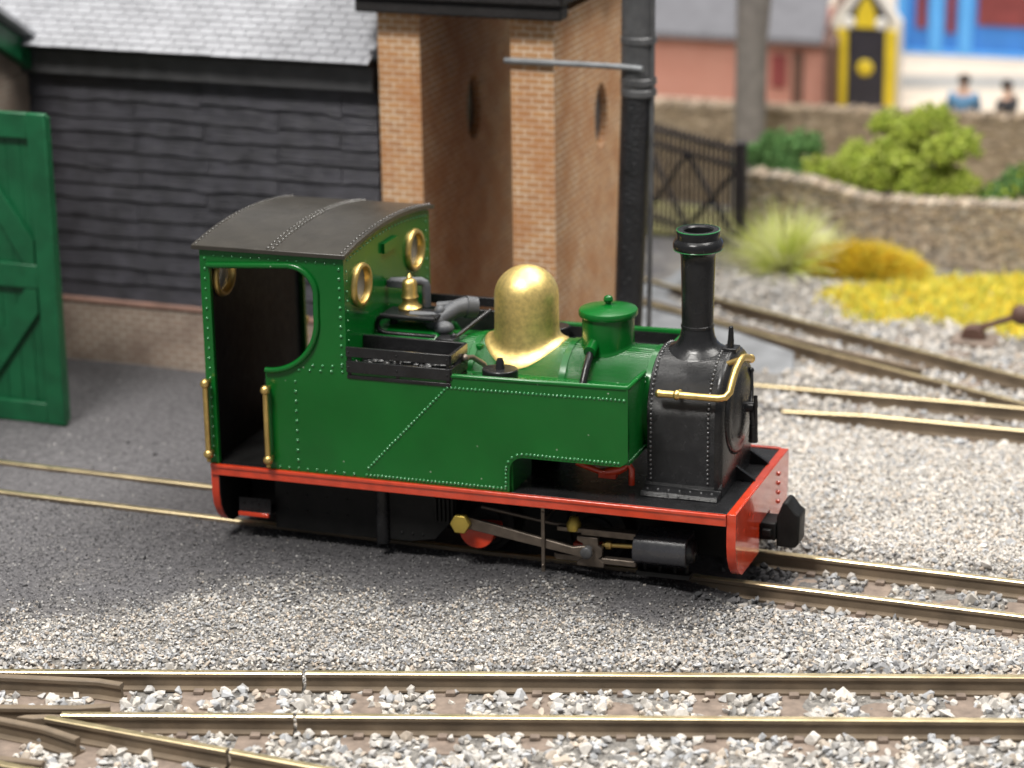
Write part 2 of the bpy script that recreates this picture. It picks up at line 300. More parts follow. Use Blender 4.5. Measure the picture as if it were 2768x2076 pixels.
at = g.data.attributes.new('Dirt', 'FLOAT', 'POINT'); at.data.foreach_set('value', dirt(co[:, 0], co[:, 1]).astype(np.float32))

# ------------------------------------------------------------------ loose stones
def ico(sub):
    bm = bmesh.new(); bmesh.ops.create_icosphere(bm, subdivisions=sub, radius=1); bm.verts.index_update()
    V = np.array([v.co[:] for v in bm.verts]); F = np.array([[v.index for v in f.verts] for f in bm.faces]); bm.free(); return V, F
ICO1 = ico(1); ICO2 = ico(2)
def stones(name, P, size, cols, label, cat, sub=1, flat=(0.55, 0.9), sink=0.25, sigma=0.25, smooth=False, kind='stuff', material='stone'):
    N = len(P); K = 14; VV = []; FF = []
    for k in range(12):                            # angular chips: hulls of a few random points
        g_ = np.random.default_rng(50 + k + sub * 100)
        while True:
            pts = g_.normal(0, 1, (K if sub == 2 else 10, 3)); pts /= np.linalg.norm(pts, axis=1)[:, None]; pts *= g_.uniform(0.75, 1.1, (len(pts), 1)); pts *= g_.uniform(0.7, 1.15, 3)
            bm = bmesh.new(); [bm.verts.new(p_) for p_ in pts]; bmesh.ops.convex_hull(bm, input=bm.verts); bmesh.ops.triangulate(bm, faces=bm.faces)
            ok = all(len(v_.link_faces) for v_ in bm.verts); bm.verts.index_update(); f_ = [[v_.index for v_ in q_.verts] for q_ in bm.faces]; c_ = np.array([v_.co[:] for v_ in bm.verts]); bm.free()
            if ok and len(c_) == len(pts): break
        VV.append(c_); FF.append(np.array(f_))
    K = len(VV[0]); pickv = rng.integers(0, 12, N); var = np.array(VV)[pickv]
    s = size * np.exp(rng.normal(0, sigma, N)) if np.isscalar(size) else size * np.exp(rng.normal(0, sigma, N))
    sc = np.stack([s * rng.uniform(0.8, 1.2, N), s * rng.uniform(0.7, 1.0, N), s * rng.uniform(*flat, N)], -1)
    var = var * sc[:, None, :] * 0.5
    q = rng.normal(0, 1, (N, 4)); q[:, 1:3] *= 0.35; q /= np.linalg.norm(q, axis=1)[:, None]; w, x, y, z = q.T
    Rm = np.stack([np.stack([1 - 2 * (y * y + z * z), 2 * (x * y - z * w), 2 * (x * z + y * w)], -1), np.stack([2 * (x * y + z * w), 1 - 2 * (x * x + z * z), 2 * (y * z - x * w)], -1), np.stack([2 * (x * z - y * w), 2 * (y * z + x * w), 1 - 2 * (x * x + y * y)], -1)], 1)
    co = np.einsum('nij,nkj->nki', Rm, var) + P[:, None, :] + np.stack([0 * s, 0 * s, s * (0.35 - sink)], -1)[:, None, :]
    fi = np.concatenate([(FF[k][None] + (np.where(pickv == k)[0] * K)[:, None, None]).reshape(-1, 3) for k in range(12)])
    me = bpy.data.meshes.new(name); me.vertices.add(N * K); me.vertices.foreach_set('co', co.astype(np.float32).ravel()); me.loops.add(fi.size); me.loops.foreach_set('vertex_index', fi.astype(np.int32).ravel())
    me.polygons.add(len(fi)); me.polygons.foreach_set('loop_start', np.arange(len(fi), dtype=np.int32) * 3); me.update()
    ca = me.attributes.new('Col', 'FLOAT_COLOR', 'POINT'); cc = np.concatenate([np.repeat(cols, K, 0), np.ones((N * K, 1))], 1); ca.data.foreach_set('color', cc.astype(np.float32).ravel())
    me.polygons.foreach_set('use_smooth', [bool(smooth)] * len(fi))
    me.materials.append(MATS[material]); o = bpy.data.objects.new(name, me); C.objects.link(o)
    o['label'] = label; o['category'] = cat
    if kind: o['kind'] = kind
    return o
PAL = np.array([(.37, .35, .325), (.32, .31, .30), (.42, .395, .365), (.27, .268, .27), (.38, .325, .27), (.33, .335, .345), (.46, .43, .39), (.19, .19, .195)])
DPAL = np.array([(.115, .112, .117), (.16, .155, .158), (.075, .075, .079), (.22, .214, .208), (.32, .31, .30)])
def pick(N, pal, w=None): return pal[rng.choice(len(pal), N, p=None if w is None else np.array(w) / sum(w))] * rng.uniform(0.85, 1.12, (N, 1))
def scatter(n, x0, x1, y0, y1, keep): 
    x = rng.uniform(x0, x1, n); y = rng.uniform(y0, y1, n); k = keep(x, y); x, y = x[k], y[k]; return np.stack([x, y, height(x, y)], -1)
def mixcol(P, wl=None):
    d = dirt(P[:, 0], P[:, 1]); c = pick(len(P), PAL, wl); k = rng.random(len(P)) < np.clip(d * 1.15, 0, 0.985); c[k] = pick(int(k.sum()), DPAL, [4, 4, 3, 1.2, 0.15]); return c * soot_shade(P[:, 0], P[:, 1])[:, None]
def in_view(x, y, m=0.6):                         # drop stones that are well outside the field the picture shows
    d = np.stack([x, y, 0 * x], -1) - np.array(M.translation); cx = d @ np.array(RIGHT); cz = d @ np.array(FWD); cy = d @ np.array(UP)
    return (np.abs(cx) < cz * 0.205 + m) & (np.abs(cy) < cz * 0.155 + m)
# fine gravel between the shed road and the front track
def keepA(x, y):
    s, t = ft(x, y); d = dirt(x, y); return (t > 0.62) & (y < -0.35) & in_view(x, y) & (rng.random(len(x)) < 1 - 0.55 * d) & ~((x > 3.0) & (y > -0.75))
PA = scatter(130000, -8, 8.5, -6, -0.3, keepA); sA, tA = ft(PA[:, 0], PA[:, 1])
big = 0.044 + 0.022 * ss(1.3, 0.6, tA) + 0.030 * ss(2.2, 5.0, PA[:, 0])
PA[:, 2] += rng.uniform(-0.012, 0.03, len(PA)) * (1 - 0.6 * dirt(PA[:, 0], PA[:, 1]))
stones('fine_gravel', PA, big * (1 - 0.35 * dirt(PA[:, 0], PA[:, 1])), mixcol(PA) * rng.uniform(0.92, 1.5, (len(PA), 1)), 'fine grey gravel spread between the loco and the front track', 'gravel', sigma=0.22)

# ================================================================== TRACKS
RP = [(-.085, -.19), (-.085, -.168), (-.024, -.15), (-.02, -.065), (-.042, -.045), (-.042, -.010), (-.032, 0), (.032, 0), (.042, -.010), (.042, -.045), (.02, -.065), (.024, -.15), (.085, -.168), (.085, -.19)]
def rail_mb(path, head=(5, 6, 7)):
    mb = MB(); P = [Vector(p) for p in path]; n = len(RP); vs = []
    for i, p in enumerate(P):
        t = (P[min(i + 1, len(P) - 1)] - P[max(i - 1, 0)]); t.z = 0; t.normalize(); nn = Vector((-t.y, t.x, 0))
        vs += [p + nn * a + Vector((0, 0, z)) for a, z in RP]
    mb.add(vs, [])
    for i in range(len(P) - 1):
        for k in range(n): mb.f.append((i * n + k, i * n + (k + 1) % n, (i + 1) * n + (k + 1) % n, (i + 1) * n + k)); mb.m.append(1 if k in head else 0)
    mb.f += [tuple(range(n)), tuple((len(P) - 1) * n + k for k in range(n))]; mb.m += [0, 0]
    return mb
RM = ['rail_side', 'rail_head']
def sleeper_mb(cx, cy, ang, half, w=0.16, top=-0.192, chairs=(), depth=0.12):
    mb = MB(); c, s = math.cos(ang), math.sin(ang)
    def T(u, v, z): return (cx + u * c - v * s, cy + u * s + v * c, z)
    def bx(u0, u1, v0, v1, z0, z1): mb.hexa([T(u0, v0, z0), T(u1, v0, z0), T(u1, v1, z0), T(u0, v1, z0), T(u0, v0, z1), T(u1, v0, z1), T(u1, v1, z1), T(u0, v1, z1)])
    bx(-w, w, -half, half, top - depth, top)
    for q in chairs:
        for e in (-0.115, 0.115): bx(-0.05, 0.05, q + e - 0.045, q + e + 0.045, top - 0.002, top + 0.042)
    return mb
# --- road under the locomotive
tr = root('railway_track', (0, 0, -0.2), 'narrow gauge track the green locomotive stands on, buried in dark ash at its left end', 'railway track', 'railway tracks')
for sgn in (-1, 1): obj('rail', rail_mb([(x, sgn * 0.47, 0) for x in (-13, -6, 0, 6, 12)]), RM, tr)
for k in range(8): obj('sleeper', sleeper_mb(3.55 + k * 0.78, 0, 0, 0.85, 0.15, chairs=(-.47, .47)), 'sleeper', tr, 0.008)
# --- front road with the crossing at its left end
tf = root('railway_track', (1.47, -4.06, -0.2), 'nearest track along the bottom, with the diverging rails of a crossing at its left end', 'railway track', 'railway tracks')
def FP(s, t, z=0): return (FT0[0] + FTD[0] * s - FTD[1] * t, FT0[1] + FTD[1] * s + FTD[0] * t, z)
def fts(x, y): a, c = ft(np.array(x), np.array(y)); return float(a), float(c)
s1, t1 = fts(-0.53, -4.25); s2, t2 = fts(-0.18, -5.24); GF, GN = 0.495, -0.51
obj('rail', rail_mb([FP(-9, GF), FP(s1 - 0.02, GF)]), RM, tf); obj('rail', rail_mb([FP(s1 + 0.02, GF + 0.004), FP(12, GF + 0.004)]), RM, tf)
nx0 = fts(-2.39, -5.83)[0]
obj('rail', rail_mb([FP(nx0, GN), FP(s2 - 0.018, GN)]), RM, tf, label='rail ending in the point of the crossing'); obj('rail', rail_mb([FP(s2 + 0.018, GN - 0.004), FP(12, GN - 0.004)]), RM, tf)
obj('rail', rail_mb([(-2.50, -5.93, 0), (-1.4, -5.985, 0), (-0.50, -6.03, 0)]), RM, tf, label='diverging rail'); obj('rail', rail_mb([(-0.46, -6.032, 0), (0.6, -6.09, 0), (3, -6.3, 0)]), RM, tf, label='diverging rail')
obj('check_rail', rail_mb([(-6.2, -6.07, -.012), (-3.45, -5.20, -.012), (-2.45, -4.985, -.012), (-2.18, -4.99, -.012)], ()), RM, tf)
obj('wing_rail', rail_mb([(-5.5, -6.55, -.012), (-3.07, -5.84, -.012), (-2.6, -5.70, -.012), (-2.35, -5.62, -.012), (-2.05, -5.47, -.012)], ()), RM, tf)
obj('wing_rail', rail_mb([(-4.2, -6.02, -.012), (-2.92, -6.09, -.012), (-2.4, -6.13, -.012), (-1.98, -6.24, -.012)], ()), RM, tf)
obj('check_rail', rail_mb([(-4.4, -6.78, -.012), (-2.46, -6.84, -.012), (-2.03, -6.80, -.012)], ()), RM, tf)
obj('rail', rail_mb([(-5, -6.85, 0), (-2.39, -6.96, 0), (3, -7.25, 0)]), RM, tf)
obj('crossing_nose', MB().prism([(-2.78, -6.02), (-2.60, -6.0), (-2.40, -5.90), (-2.36, -5.83), (-2.50, -5.86), (-2.72, -5.95)], 'xy', -0.19, -0.006), 'rail_side', tf, 0.01)
s0 = fts(0.17, -4.28)[0]; ANG = math.radians(17.55); front_s = []
for k in range(-6, 11):
    s = s0 + k * 0.845 + random.uniform(-.03, .03)
    if k == -1: s -= 0.12
    hl = 0.95 if k > -2 else 1.9
    cc = 0 if k > -2 else -0.9
    x, y, _ = FP(s, cc); front_s.append((s, cc, hl)); obj('sleeper', sleeper_mb(x, y, ANG + random.uniform(-.02, .02), hl, 0.175, chairs=(GF, GN) if k > -2 else (GF - cc, GN - cc)), 'sleeper', tf, 0.01)
# --- siding behind the loco on the right
ts = root('railway_track', (3, 5.98, -0.2), 'straight siding behind the smokebox, its near rail half lost in pale gravel', 'railway track', 'railway tracks')
obj('rail', rail_mb([(1.25, 6.38, -.02), (4, 6.42, 0), (12, 6.42, 0)]), RM, ts); obj('rail', rail_mb([(1.9, 5.44, -0.03), (3, 5.52, 0), (5, 5.53, 0), (12, 5.53, 0)]), RM, ts)
for k in range(9): obj('sleeper', sleeper_mb(2.7 + k * 0.8, 5.97, 0, 0.8, 0.15, chairs=(-.44, .44)), 'sleeper', ts, 0.008)
# --- yard road with a check rail running in from the back
ty = root('railway_track', (2, 8.3, -0.2), 'furthest track curving in from behind the black pipe, with a check rail inside it', 'railway track', 'railway tracks')
R1 = [(-3.5, 11.9, 0), (-0.39, 10.22, 0), (1.3, 9.36, 0), (2.86, 8.60, 0), (4.66, 7.73, 0), (7, 6.62, 0), (12, 4.3, 0)]; R2 = [(-3.5, 10.75, 0), (-0.05, 9.04, 0), (1.51, 8.20, 0), (3.22, 7.39, 0), (4.84, 6.63, 0), (6, 6.1, 0)]
obj('rail', rail_mb(R1), RM, ty); obj('rail', rail_mb(R2), RM, ty)
obj('check_rail', rail_mb([(-1.5, 9.95, -.01), (0.2, 9.08, -.01), (1.9, 8.27, -.01), (3.25, 7.72, -.01)], ()), RM, ty)
for k in range(10):
    t = k / 9; x = -2.2 + 8 * t; obj('sleeper', sleeper_mb(x, 10.72 - 0.43 * (x + 2.2) - 0.0, -0.46, 0.95, 0.15), 'sleeper', ty, 0.008)

# ballast
def near_sleeper(s, t): 
    m = np.zeros(len(s), bool)
    for c, cc, hl in front_s: m |= (np.abs(s - c) < 0.135 + 0.05 * (vnoise(s, t, 0.25, 71) - 0.5)) & (np.abs(t - cc) < hl - 0.06)
    return m
def clear_rails(s, t, w=0.075): return (np.abs(t - GF) > w) & ((np.abs(t - GN) > w) | (s < nx0))
XR = [(-2.50, -5.93, 3, -6.3), (-6.2, -6.07, -3.45, -5.2), (-3.45, -5.2, -2.45, -4.985), (-2.45, -4.985, -2.15, -4.99), (-5.5, -6.55, -3.07, -5.84), (-3.07, -5.84, -2.05, -5.47), (-4.2, -6.02, -1.95, -6.24), (-4.4, -6.78, -2.03, -6.8), (-5, -6.85, 3, -7.25)]
def seg_clear(x, y, w=0.07):
    m = np.ones(len(x), bool)
    for x0, y0, x1, y1 in XR:
        d = np.hypot(x1 - x0, y1 - y0); ux, uy = (x1 - x0) / d, (y1 - y0) / d; a = (x - x0) * ux + (y - y0) * uy; c = -(x - x0) * uy + (y - y0) * ux
        m &= ~((a > -0.05) & (a < d + 0.05) & (np.abs(c) < w))
    return m
def keepB(x, y):
    s, t = ft(x, y); base = (t < 0.62) & in_view(x, y, 0.4) & clear_rails(s, t) & seg_clear(x, y)
    return base & (~near_sleeper(s, t) | (rng.random(len(x)) < 0.07))
PB = scatter(30000, -8, 9, -9, -1, keepB); PB[:, 2] += rng.uniform(-.02, .03, len(PB)); sB, tB = ft(PB[:, 0], PB[:, 1])
WB = [4, 4, 5, 1.2, 3, 4, 5, 0.2]
stones('track_ballast', PB, 0.105, pick(len(PB), PAL * 1.22, WB), 'coarse pale grey ballast stones packed between the sleepers of the front track', 'ballast', sub=2, sigma=0.3)
PB2 = scatter(26000, -8, 9, -9, -1, lambda x, y: keepB(x, y)); PB2[:, 2] += rng.uniform(-.03, .0, len(PB2))
stones('ballast_grit', PB2, 0.038, pick(len(PB2), PAL * 0.9, WB), 'small grit filling the gaps between the front ballast stones', 'grit', sigma=0.3)
def keepL(x, y): return ((np.abs(y) < 0.38) | ((np.abs(y) > 0.57) & (np.abs(y) < 1.0))) & in_view(x, y) & ~((np.abs(((x - 3.55) / 0.78) - np.round((x - 3.55) / 0.78)) * 0.78 < 0.14) & (np.abs(y) < 0.85))
PL = scatter(2600, 2.6, 8, -1, 1, keepL); PL[:, 2] += rng.uniform(-.01, .03, len(PL))
stones('track_ballast', PL, 0.088, mixcol(PL), 'loose pale ballast in the track in front of the buffer beam', 'ballast', sub=2, sigma=0.3)
def keepC(x, y): return in_view(x, y) & (dirt(x, y) < rng.random(len(x)) * 1.1) & ((y > 0.7) & (y < 5.0))
PC = scatter(52000, 0.5, 8.5, 0.7, 5.0, keepC); PC[:, 2] += rng.uniform(-.01, .02, len(PC))
stones('pale_gravel', PC, 0.052, pick(len(PC), PAL * 1.3, [5, 3, 6, .6, 3, 3, 6, 0.5]), 'pale cream gravel between the loco and the siding behind it', 'gravel', sigma=0.3)
MAT_poly = [(0.95, 11.55), (1.75, 12.15), (2.35, 12.75), (3.7, 13.45), (6.5, 13.6), (6.5, 9.6), (4.3, 10.25), (3.4, 10.5), (2.75, 10.75), (1.9, 10.2), (1.4, 10.9)]
def in_mat(x, y):
    r = np.zeros(len(x), bool)
    for i in range(len(MAT_poly)):
        (x0, y0), (x1, y1) = MAT_poly[i], MAT_poly[i - 1]
        if y0 != y1: r ^= ((y0 > y) != (y1 > y)) & (x < (x1 - x0) * (y - y0) / (y1 - y0) + x0)
    return r
def keepD(x, y):
    yr1 = np.interp(x, [p[0] for p in R1], [p[1] for p in R1]); yr2 = np.interp(x, [p[0] for p in R2], [p[1] for p in R2])
    k = in_view(x, y) & (np.abs(y - 6.42) > .09) & (np.abs(y - 5.53) > .09) & (np.abs(y - yr1) > .1) & (np.abs(y - yr2) > .1)
    k &= ~in_mat(x, y) | (rng.random(len(x)) < .04)
    conc = (x < 1.5) & (y < yr2) ; return k & (~conc | (rng.random(len(x)) < .05 + .5 * np.clip(vnoise(x, y, .7, 91) - .45, 0, 1))) & (x > -0.9) & (y < 12.6)
PD = scatter(26000, -1.2, 8, 5.0, 12.6, keepD); PD[:, 2] += rng.uniform(-.01, .05, len(PD))
stones('pale_gravel', PD, 0.085, pick(len(PD), PAL * 1.2, [5, 3, 6, .6, 3, 3, 6, 0.3]), 'coarse pale stones lying around the two tracks at the back right', 'gravel', sigma=0.3)
PE = scatter(5000, -9, 2.5, -3.2, 4.6, lambda x, y: in_view(x, y) & (dirt(x, y) > 0.5) & ~((np.abs(np.abs(y) - .47) < 0.07)) & ~((np.abs(y) < 1.2) & (x > -3.1)))
stones('ash', PE, 0.030, pick(len(PE), DPAL, [4, 4, 4, 2, .5]), 'dark ash and coal dust strewn around the shed road', 'ash', sigma=0.45, sink=0.32)
# concrete apron behind the chimney
ap = MB(); pts = [(a + math.sin(i * 2.7) * .12, b + math.cos(i * 1.9) * .12) for i, (a, b) in enumerate([(-3.2, 13.1), (-1.2, 12.2), (-1.1, 10.4), (0.0, 8.85), (1.5, 8.05), (1.5, 7.35), (1.2, 6.6), (-0.6, 6.6), (-0.9, 8.6), (-3.0, 9.4)])]
ap.prism(pts, 'xy', -0.3, -0.055); obj('path', ap, 'concrete', None, 0.02, kind='structure')

# ================================================================== TIMBER SHED (black weatherboards, slate roof)
sh = root('timber_shed', (-5.9, 4.8, -0.1), 'black weatherboarded shed on a low brick plinth under a pale slate roof', 'shed')
obj('brick_plinth', MB().box(-8.66, -3.42, 4.72, 6.4, -0.3, 0.80), 'plinth_brick', sh, 0.02)
obj('plinth_cap', MB().box(-8.64, -3.42, 4.69, 4.80, 0.80, 0.86), 'red_tile', sh, 0.01)
wb = MB(); z = 0.87; r_ = random.Random(5); row = 0
def board(mb, x0, x1, z0, h, y0, seed):          # one lapped board with a waney lower edge
    q = random.Random(seed); n = max(3, int((x1 - x0) / 0.09)); ph = [q.uniform(0, 6.28) for _ in range(4)]; am = [q.uniform(.004, .016), q.uniform(.003, .012), q.uniform(.002, .006)]; vs = []
    tilt = q.uniform(-.012, .012)
    knot = q.uniform(x0, x1); kd = q.choice([0, 0, .03, -.03])
    for i in range(n + 1):
        x = x0 + (x1 - x0) * i / n
        d = am[0] * math.sin(x * 1.9 + ph[0]) + am[1] * math.sin(x * 4.3 + ph[1]) + am[2] * math.sin(x * 11 + ph[2]) + tilt * (x - x0) + kd * math.exp(-((x - knot) / .18) ** 2)
        b = z0 + d; t = z0 + h
        vs += [(x, y0 - 0.05, b), (x, y0 - 0.045, b + 0.02), (x, y0 - 0.005, t), (x, y0 + 0.03, t), (x, y0 + 0.03, b)]
    fs = [(i * 5 + k, i * 5 + (k + 1) % 5, (i + 1) * 5 + (k + 1) % 5, (i + 1) * 5 + k) for i in range(n) for k in range(5)] + [(0, 1, 2, 3, 4), tuple(n * 5 + k for k in range(5))]
    mb.add(vs, fs)
    for xx in (x0 + 0.06, x1 - 0.06):
        for zz in (0.08, h - 0.09): mb.rivet((xx, y0 - 0.05 + 0.04 * zz / h, z0 + zz), (0, -1, 0), 0.011)
while z < 3.98:
    h = 0.235; cuts = [-8.66] + ([-7.0, -4.9] if row % 2 else [-5.95, -3.95]) + [-3.42]
    cuts = [cuts[0]] + [c + r_.uniform(-.05, .05) for c in cuts[1:-1]] + [cuts[-1]]
    for a, c in zip(cuts, cuts[1:]): board(wb, a, c - 0.012, z + r_.uniform(-.015, .015), h + 0.05, 4.80, r_.randint(0, 9999))
    z += h; row += 1
wb.box(-8.5, -3.54, 4.84, 6.3, 0.8, 4.4)
obj('weatherboarding', wb, 'weatherboard', sh, 0)
obj('fascia_board', MB().box(-8.66, -3.42, 4.60, 4.80, 4.03, 4.36), 'fascia', sh, 0.015)
obj('soffit', MB().box(-8.5, -3.42, 4.50, 4.80, 4.37, 4.43), 'tower_black', sh, 0)
sl = MB(); q = random.Random(9); pitch = math.radians(33); cs, sn = math.cos(pitch), math.sin(pitch)
for r in range(26):                               # overlapping courses of separate slates
    x = -9.4 + (0.118 if r % 2 else 0); d0 = r * 0.132
    while x < -3.42:
        w = min(0.235 + q.uniform(-.012, .012), -3.36 - x); l = 0.17; lift = 0.018 + q.uniform(0, .006); dz = q.uniform(-.006, .006)
        def T(u, d, hh): return (u, 4.36 + d * cs - hh * sn, 4.44 + d * sn + hh * cs)
        a, c2, d1, d2 = x + .006, x + w - .006, d0 + dz, d0 + l
        sl.hexa([T(a, d1, 0.004), T(c2, d1, 0.004), T(c2, d2, -.012), T(a, d2, -.012), T(a, d1, lift), T(c2, d1, lift), T(c2, d2, .006), T(a, d2, .006)]); x += w
sl.hexa([(-9.4, 4.40, 4.43), (-3.4, 4.40, 4.43), (-3.4, 7.6, 6.5), (-9.4, 7.6, 6.5), (-9.4, 4.40, 4.435), (-3.4, 4.40, 4.435), (-3.4, 7.6, 6.505), (-9.4, 7.6, 6.505)])
obj('slate_roof', sl, 'slate', sh, 0, 0)

# ================================================================== ENGINE SHED at the left with its green door
es = root('engine_shed', (-9.0, 1.5, -0.1), 'brick engine shed at the left edge with green bargeboard and open green door', 'shed')
ew = MB(); ew.box(-9.1, -8.62, 2.15, 4.95, -0.3, 4.0); ew.prism([(2.0, 4.0), (4.66, 4.0), (4.66, 4.12), (1.0, 6.15), (-2.6, 4.12), (-2.6, 4.0)], 'yz', -9.1, -8.62)
ew.box(-9.1, -8.62, -2.6, -2.1, -0.3, 4.0)
obj('brick_wall', ew, 'gable_brick', es, 0.015)
bb = MB(); bb.hexa([(-8.60, 0.9, 6.12), (-8.45, 0.9, 6.12), (-8.45, 4.78, 3.98), (-8.60, 4.78, 3.98), (-8.60, 0.9, 6.50), (-8.45, 0.9, 6.50), (-8.45, 4.86, 4.30), (-8.60, 4.86, 4.30)])
obj('bargeboard', bb, 'shed_green', es, 0.02)
rf = MB(); rf.hexa([(-14, 0.9, 6.52), (-8.30, 0.9, 6.52), (-8.30, 5.0, 4.26), (-14, 5.0, 4.26), (-14, 0.9, 6.66), (-8.30, 0.9, 6.66), (-8.30, 5.0, 4.36), (-14, 5.0, 4.36)])
rf.hexa([(-14, 0.9, 6.52), (-8.30, 0.9, 6.52), (-8.30, -2.9, 4.3), (-14, -2.9, 4.3), (-14, 0.9, 6.66), (-8.30, 0.9, 6.66), (-8.30, -2.9, 4.4), (-14, -2.9, 4.4)])
obj('roof', rf, 'lead', es, 0.02)
dr = MB(); 
for k in range(-2, 7): dr.box(-8.62 + k * 0.211, -8.62 + k * 0.211 + 0.208, 2.66, 2.74, -0.12, 3.90)
door = obj('door', dr, 'shed_green', es, 0.008, label='open green plank door'); door.location = (0.38, -0.6, 0.13)
fr = MB(); fr.box(-7.40, -7.135, 2.57, 2.66, -0.16, 3.95); fr.box(-9.0, -8.38, 2.57, 2.66, -0.16, 3.95)
obj('stile', fr, 'shed_green', door, 0.015)
for z0, z1 in ((3.62, 3.95), (1.66, 1.98), (-0.16, 0.12)): obj('ledge', MB().box(-8.38, -7.40, 2.58, 2.66, z0, z1), 'shed_green', door, 0.015)
obj('brace', MB().prism([(-7.43, 1.98), (-7.43, 2.30), (-8.36, 3.62), (-8.38, 3.62), (-8.38, 3.30), (-7.60, 1.98)], 'xz', 2.59, 2.66), 'shed_green', door, 0.015)
obj('brace', MB().prism([(-7.43, 1.66), (-7.43, 1.34), (-8.36, 0.12), (-8.38, 0.12), (-8.38, 0.44), (-7.60, 1.66)], 'xz', 2.59, 2.66), 'shed_green', door, 0.015)

# ================================================================== WATER TOWER
wt = root('water_tower', (-2.3, 6.7, -0.1), 'tall water tower of two orange brick piers carrying a black tank', 'water tower')
for x0, x1 in ((-3.33, -2.75), (-1.51, -0.93)):
    hole = [(6.50 + 0.26 * math.cos(math.radians(a)), 3.50 + 0.44 * math.sin(math.radians(a))) for a in range(0, 360, 15)]
    pb = MB(); pb.plate([[(4.62, -0.3), (8.0, -0.3), (8.0, 5.12), (4.62, 5.12)], hole], 'yz', x0, x1)
    pr = obj('brick_pier', pb, 'tower_brick', wt, 0)
    obj('oval_window', MB().prism([(6.50 + 0.255 * math.cos(math.radians(a)), 3.50 + 0.435 * math.sin(math.radians(a))) for a in range(0, 360, 15)], 'yz', x0 + 0.1, x1 - 0.09), 'pipe_grey', pr, 0)
obj('water_tank', MB().box(-3.56, -0.70, 4.30, 9.1, 5.30, 7.2), 'tower_black', wt, 0.04)
for yb in (4.36, 6.6, 8.7): obj('tank_bearer', MB().box(-3.53, -0.74, yb, yb + .3, 5.12, 5.30), 'tower_black', wt, 0.03)

# ================================================================== BLACK PIPE beside the tower
bpz = root('water_pipe', (0.05, 4.75, -0.1), 'thick black pipe standing beside the water tower, grey above its collar', 'pipe')
PY = 4.75
obj('lower_pipe', MB().tube([(-0.06, PY, -0.25), (0.0, PY, 1.0), (0.13, PY, 4.18)], [0.175, 0.18, 0.20], 24), 'pipe_black', bpz, 0)
obj('upper_pipe', MB().tube([(0.13, PY, 4.18), (0.18, PY, 8.0)], 0.208, 24), 'pipe_grey', bpz, 0)
for zc in (4.22, 4.36, 4.88): obj('collar', MB().tube([(0.15, PY, zc - .05), (0.15, PY, zc - .035), (0.15, PY, zc + .035), (0.15, PY, zc + .05)], [0.212, 0.228, 0.228, 0.212], 24), 'pipe_grey', bpz, 0)
obj('drain_pipe', MB().tube([(0.29, PY - .06, -0.25), (0.345, PY - .06, 4.2), (0.36, PY - .06, 8)], 0.034, 10), 'pipe_grey', bpz, 0)
obj('tie_rod', MB().tube([(-1.57, 4.57, 4.56), (-0.6, 4.555, 4.565), (0.0, 4.52, 4.57), (0.28, 4.50, 4.56)], 0.038, 10), 'rod_grey', bpz, 0)

# ================================================================== IRON GATE
gt = root('iron_gate', (-1.5, 13.4, -0.2), 'dark iron picket gate with crossed bracing left of the stone wall', 'gate')
A = Vector((-0.74, 12.9, -0.2)); Bv = Vector((-2.75, 14.3, -0.2)); dG = (Bv - A)
def gp(t, z): p = A + dG * t; return (p.x, p.y, z)
def bar(name, t0, z0, t1, z1, r=0.03): obj(name, MB().tube([gp(t0, z0), gp(t1, z1)], r, 8), 'gate_black', gt, 0)
obj('gate_post', MB().box(A.x - 0.09, A.x + 0.09, A.y - 0.09, A.y + 0.09, -0.3, 1.78), 'gate_black', gt, 0.02)
obj('gate_post', MB().box(Bv.x - 0.09, Bv.x + 0.09, Bv.y - 0.09, Bv.y + 0.09, -0.3, 1.85), 'gate_black', gt, 0.02)
for zz in (1.62, 1.36, 0.12): bar('gate_rail', 0, zz, 1, zz, 0.04)
bar('brace', 0.02, 0.12, 0.55, 1.36, .04); bar('brace', 0.55, 0.12, 0.02, 1.36, .04); bar('brace', 0.55, 0.12, 1, 1.36, .04); bar('brace', 1, 0.12, 0.55, 1.36, .04)
for k in range(1, 20): bar('picket', k / 20, -0.08, k / 20, 1.72, 0.025)

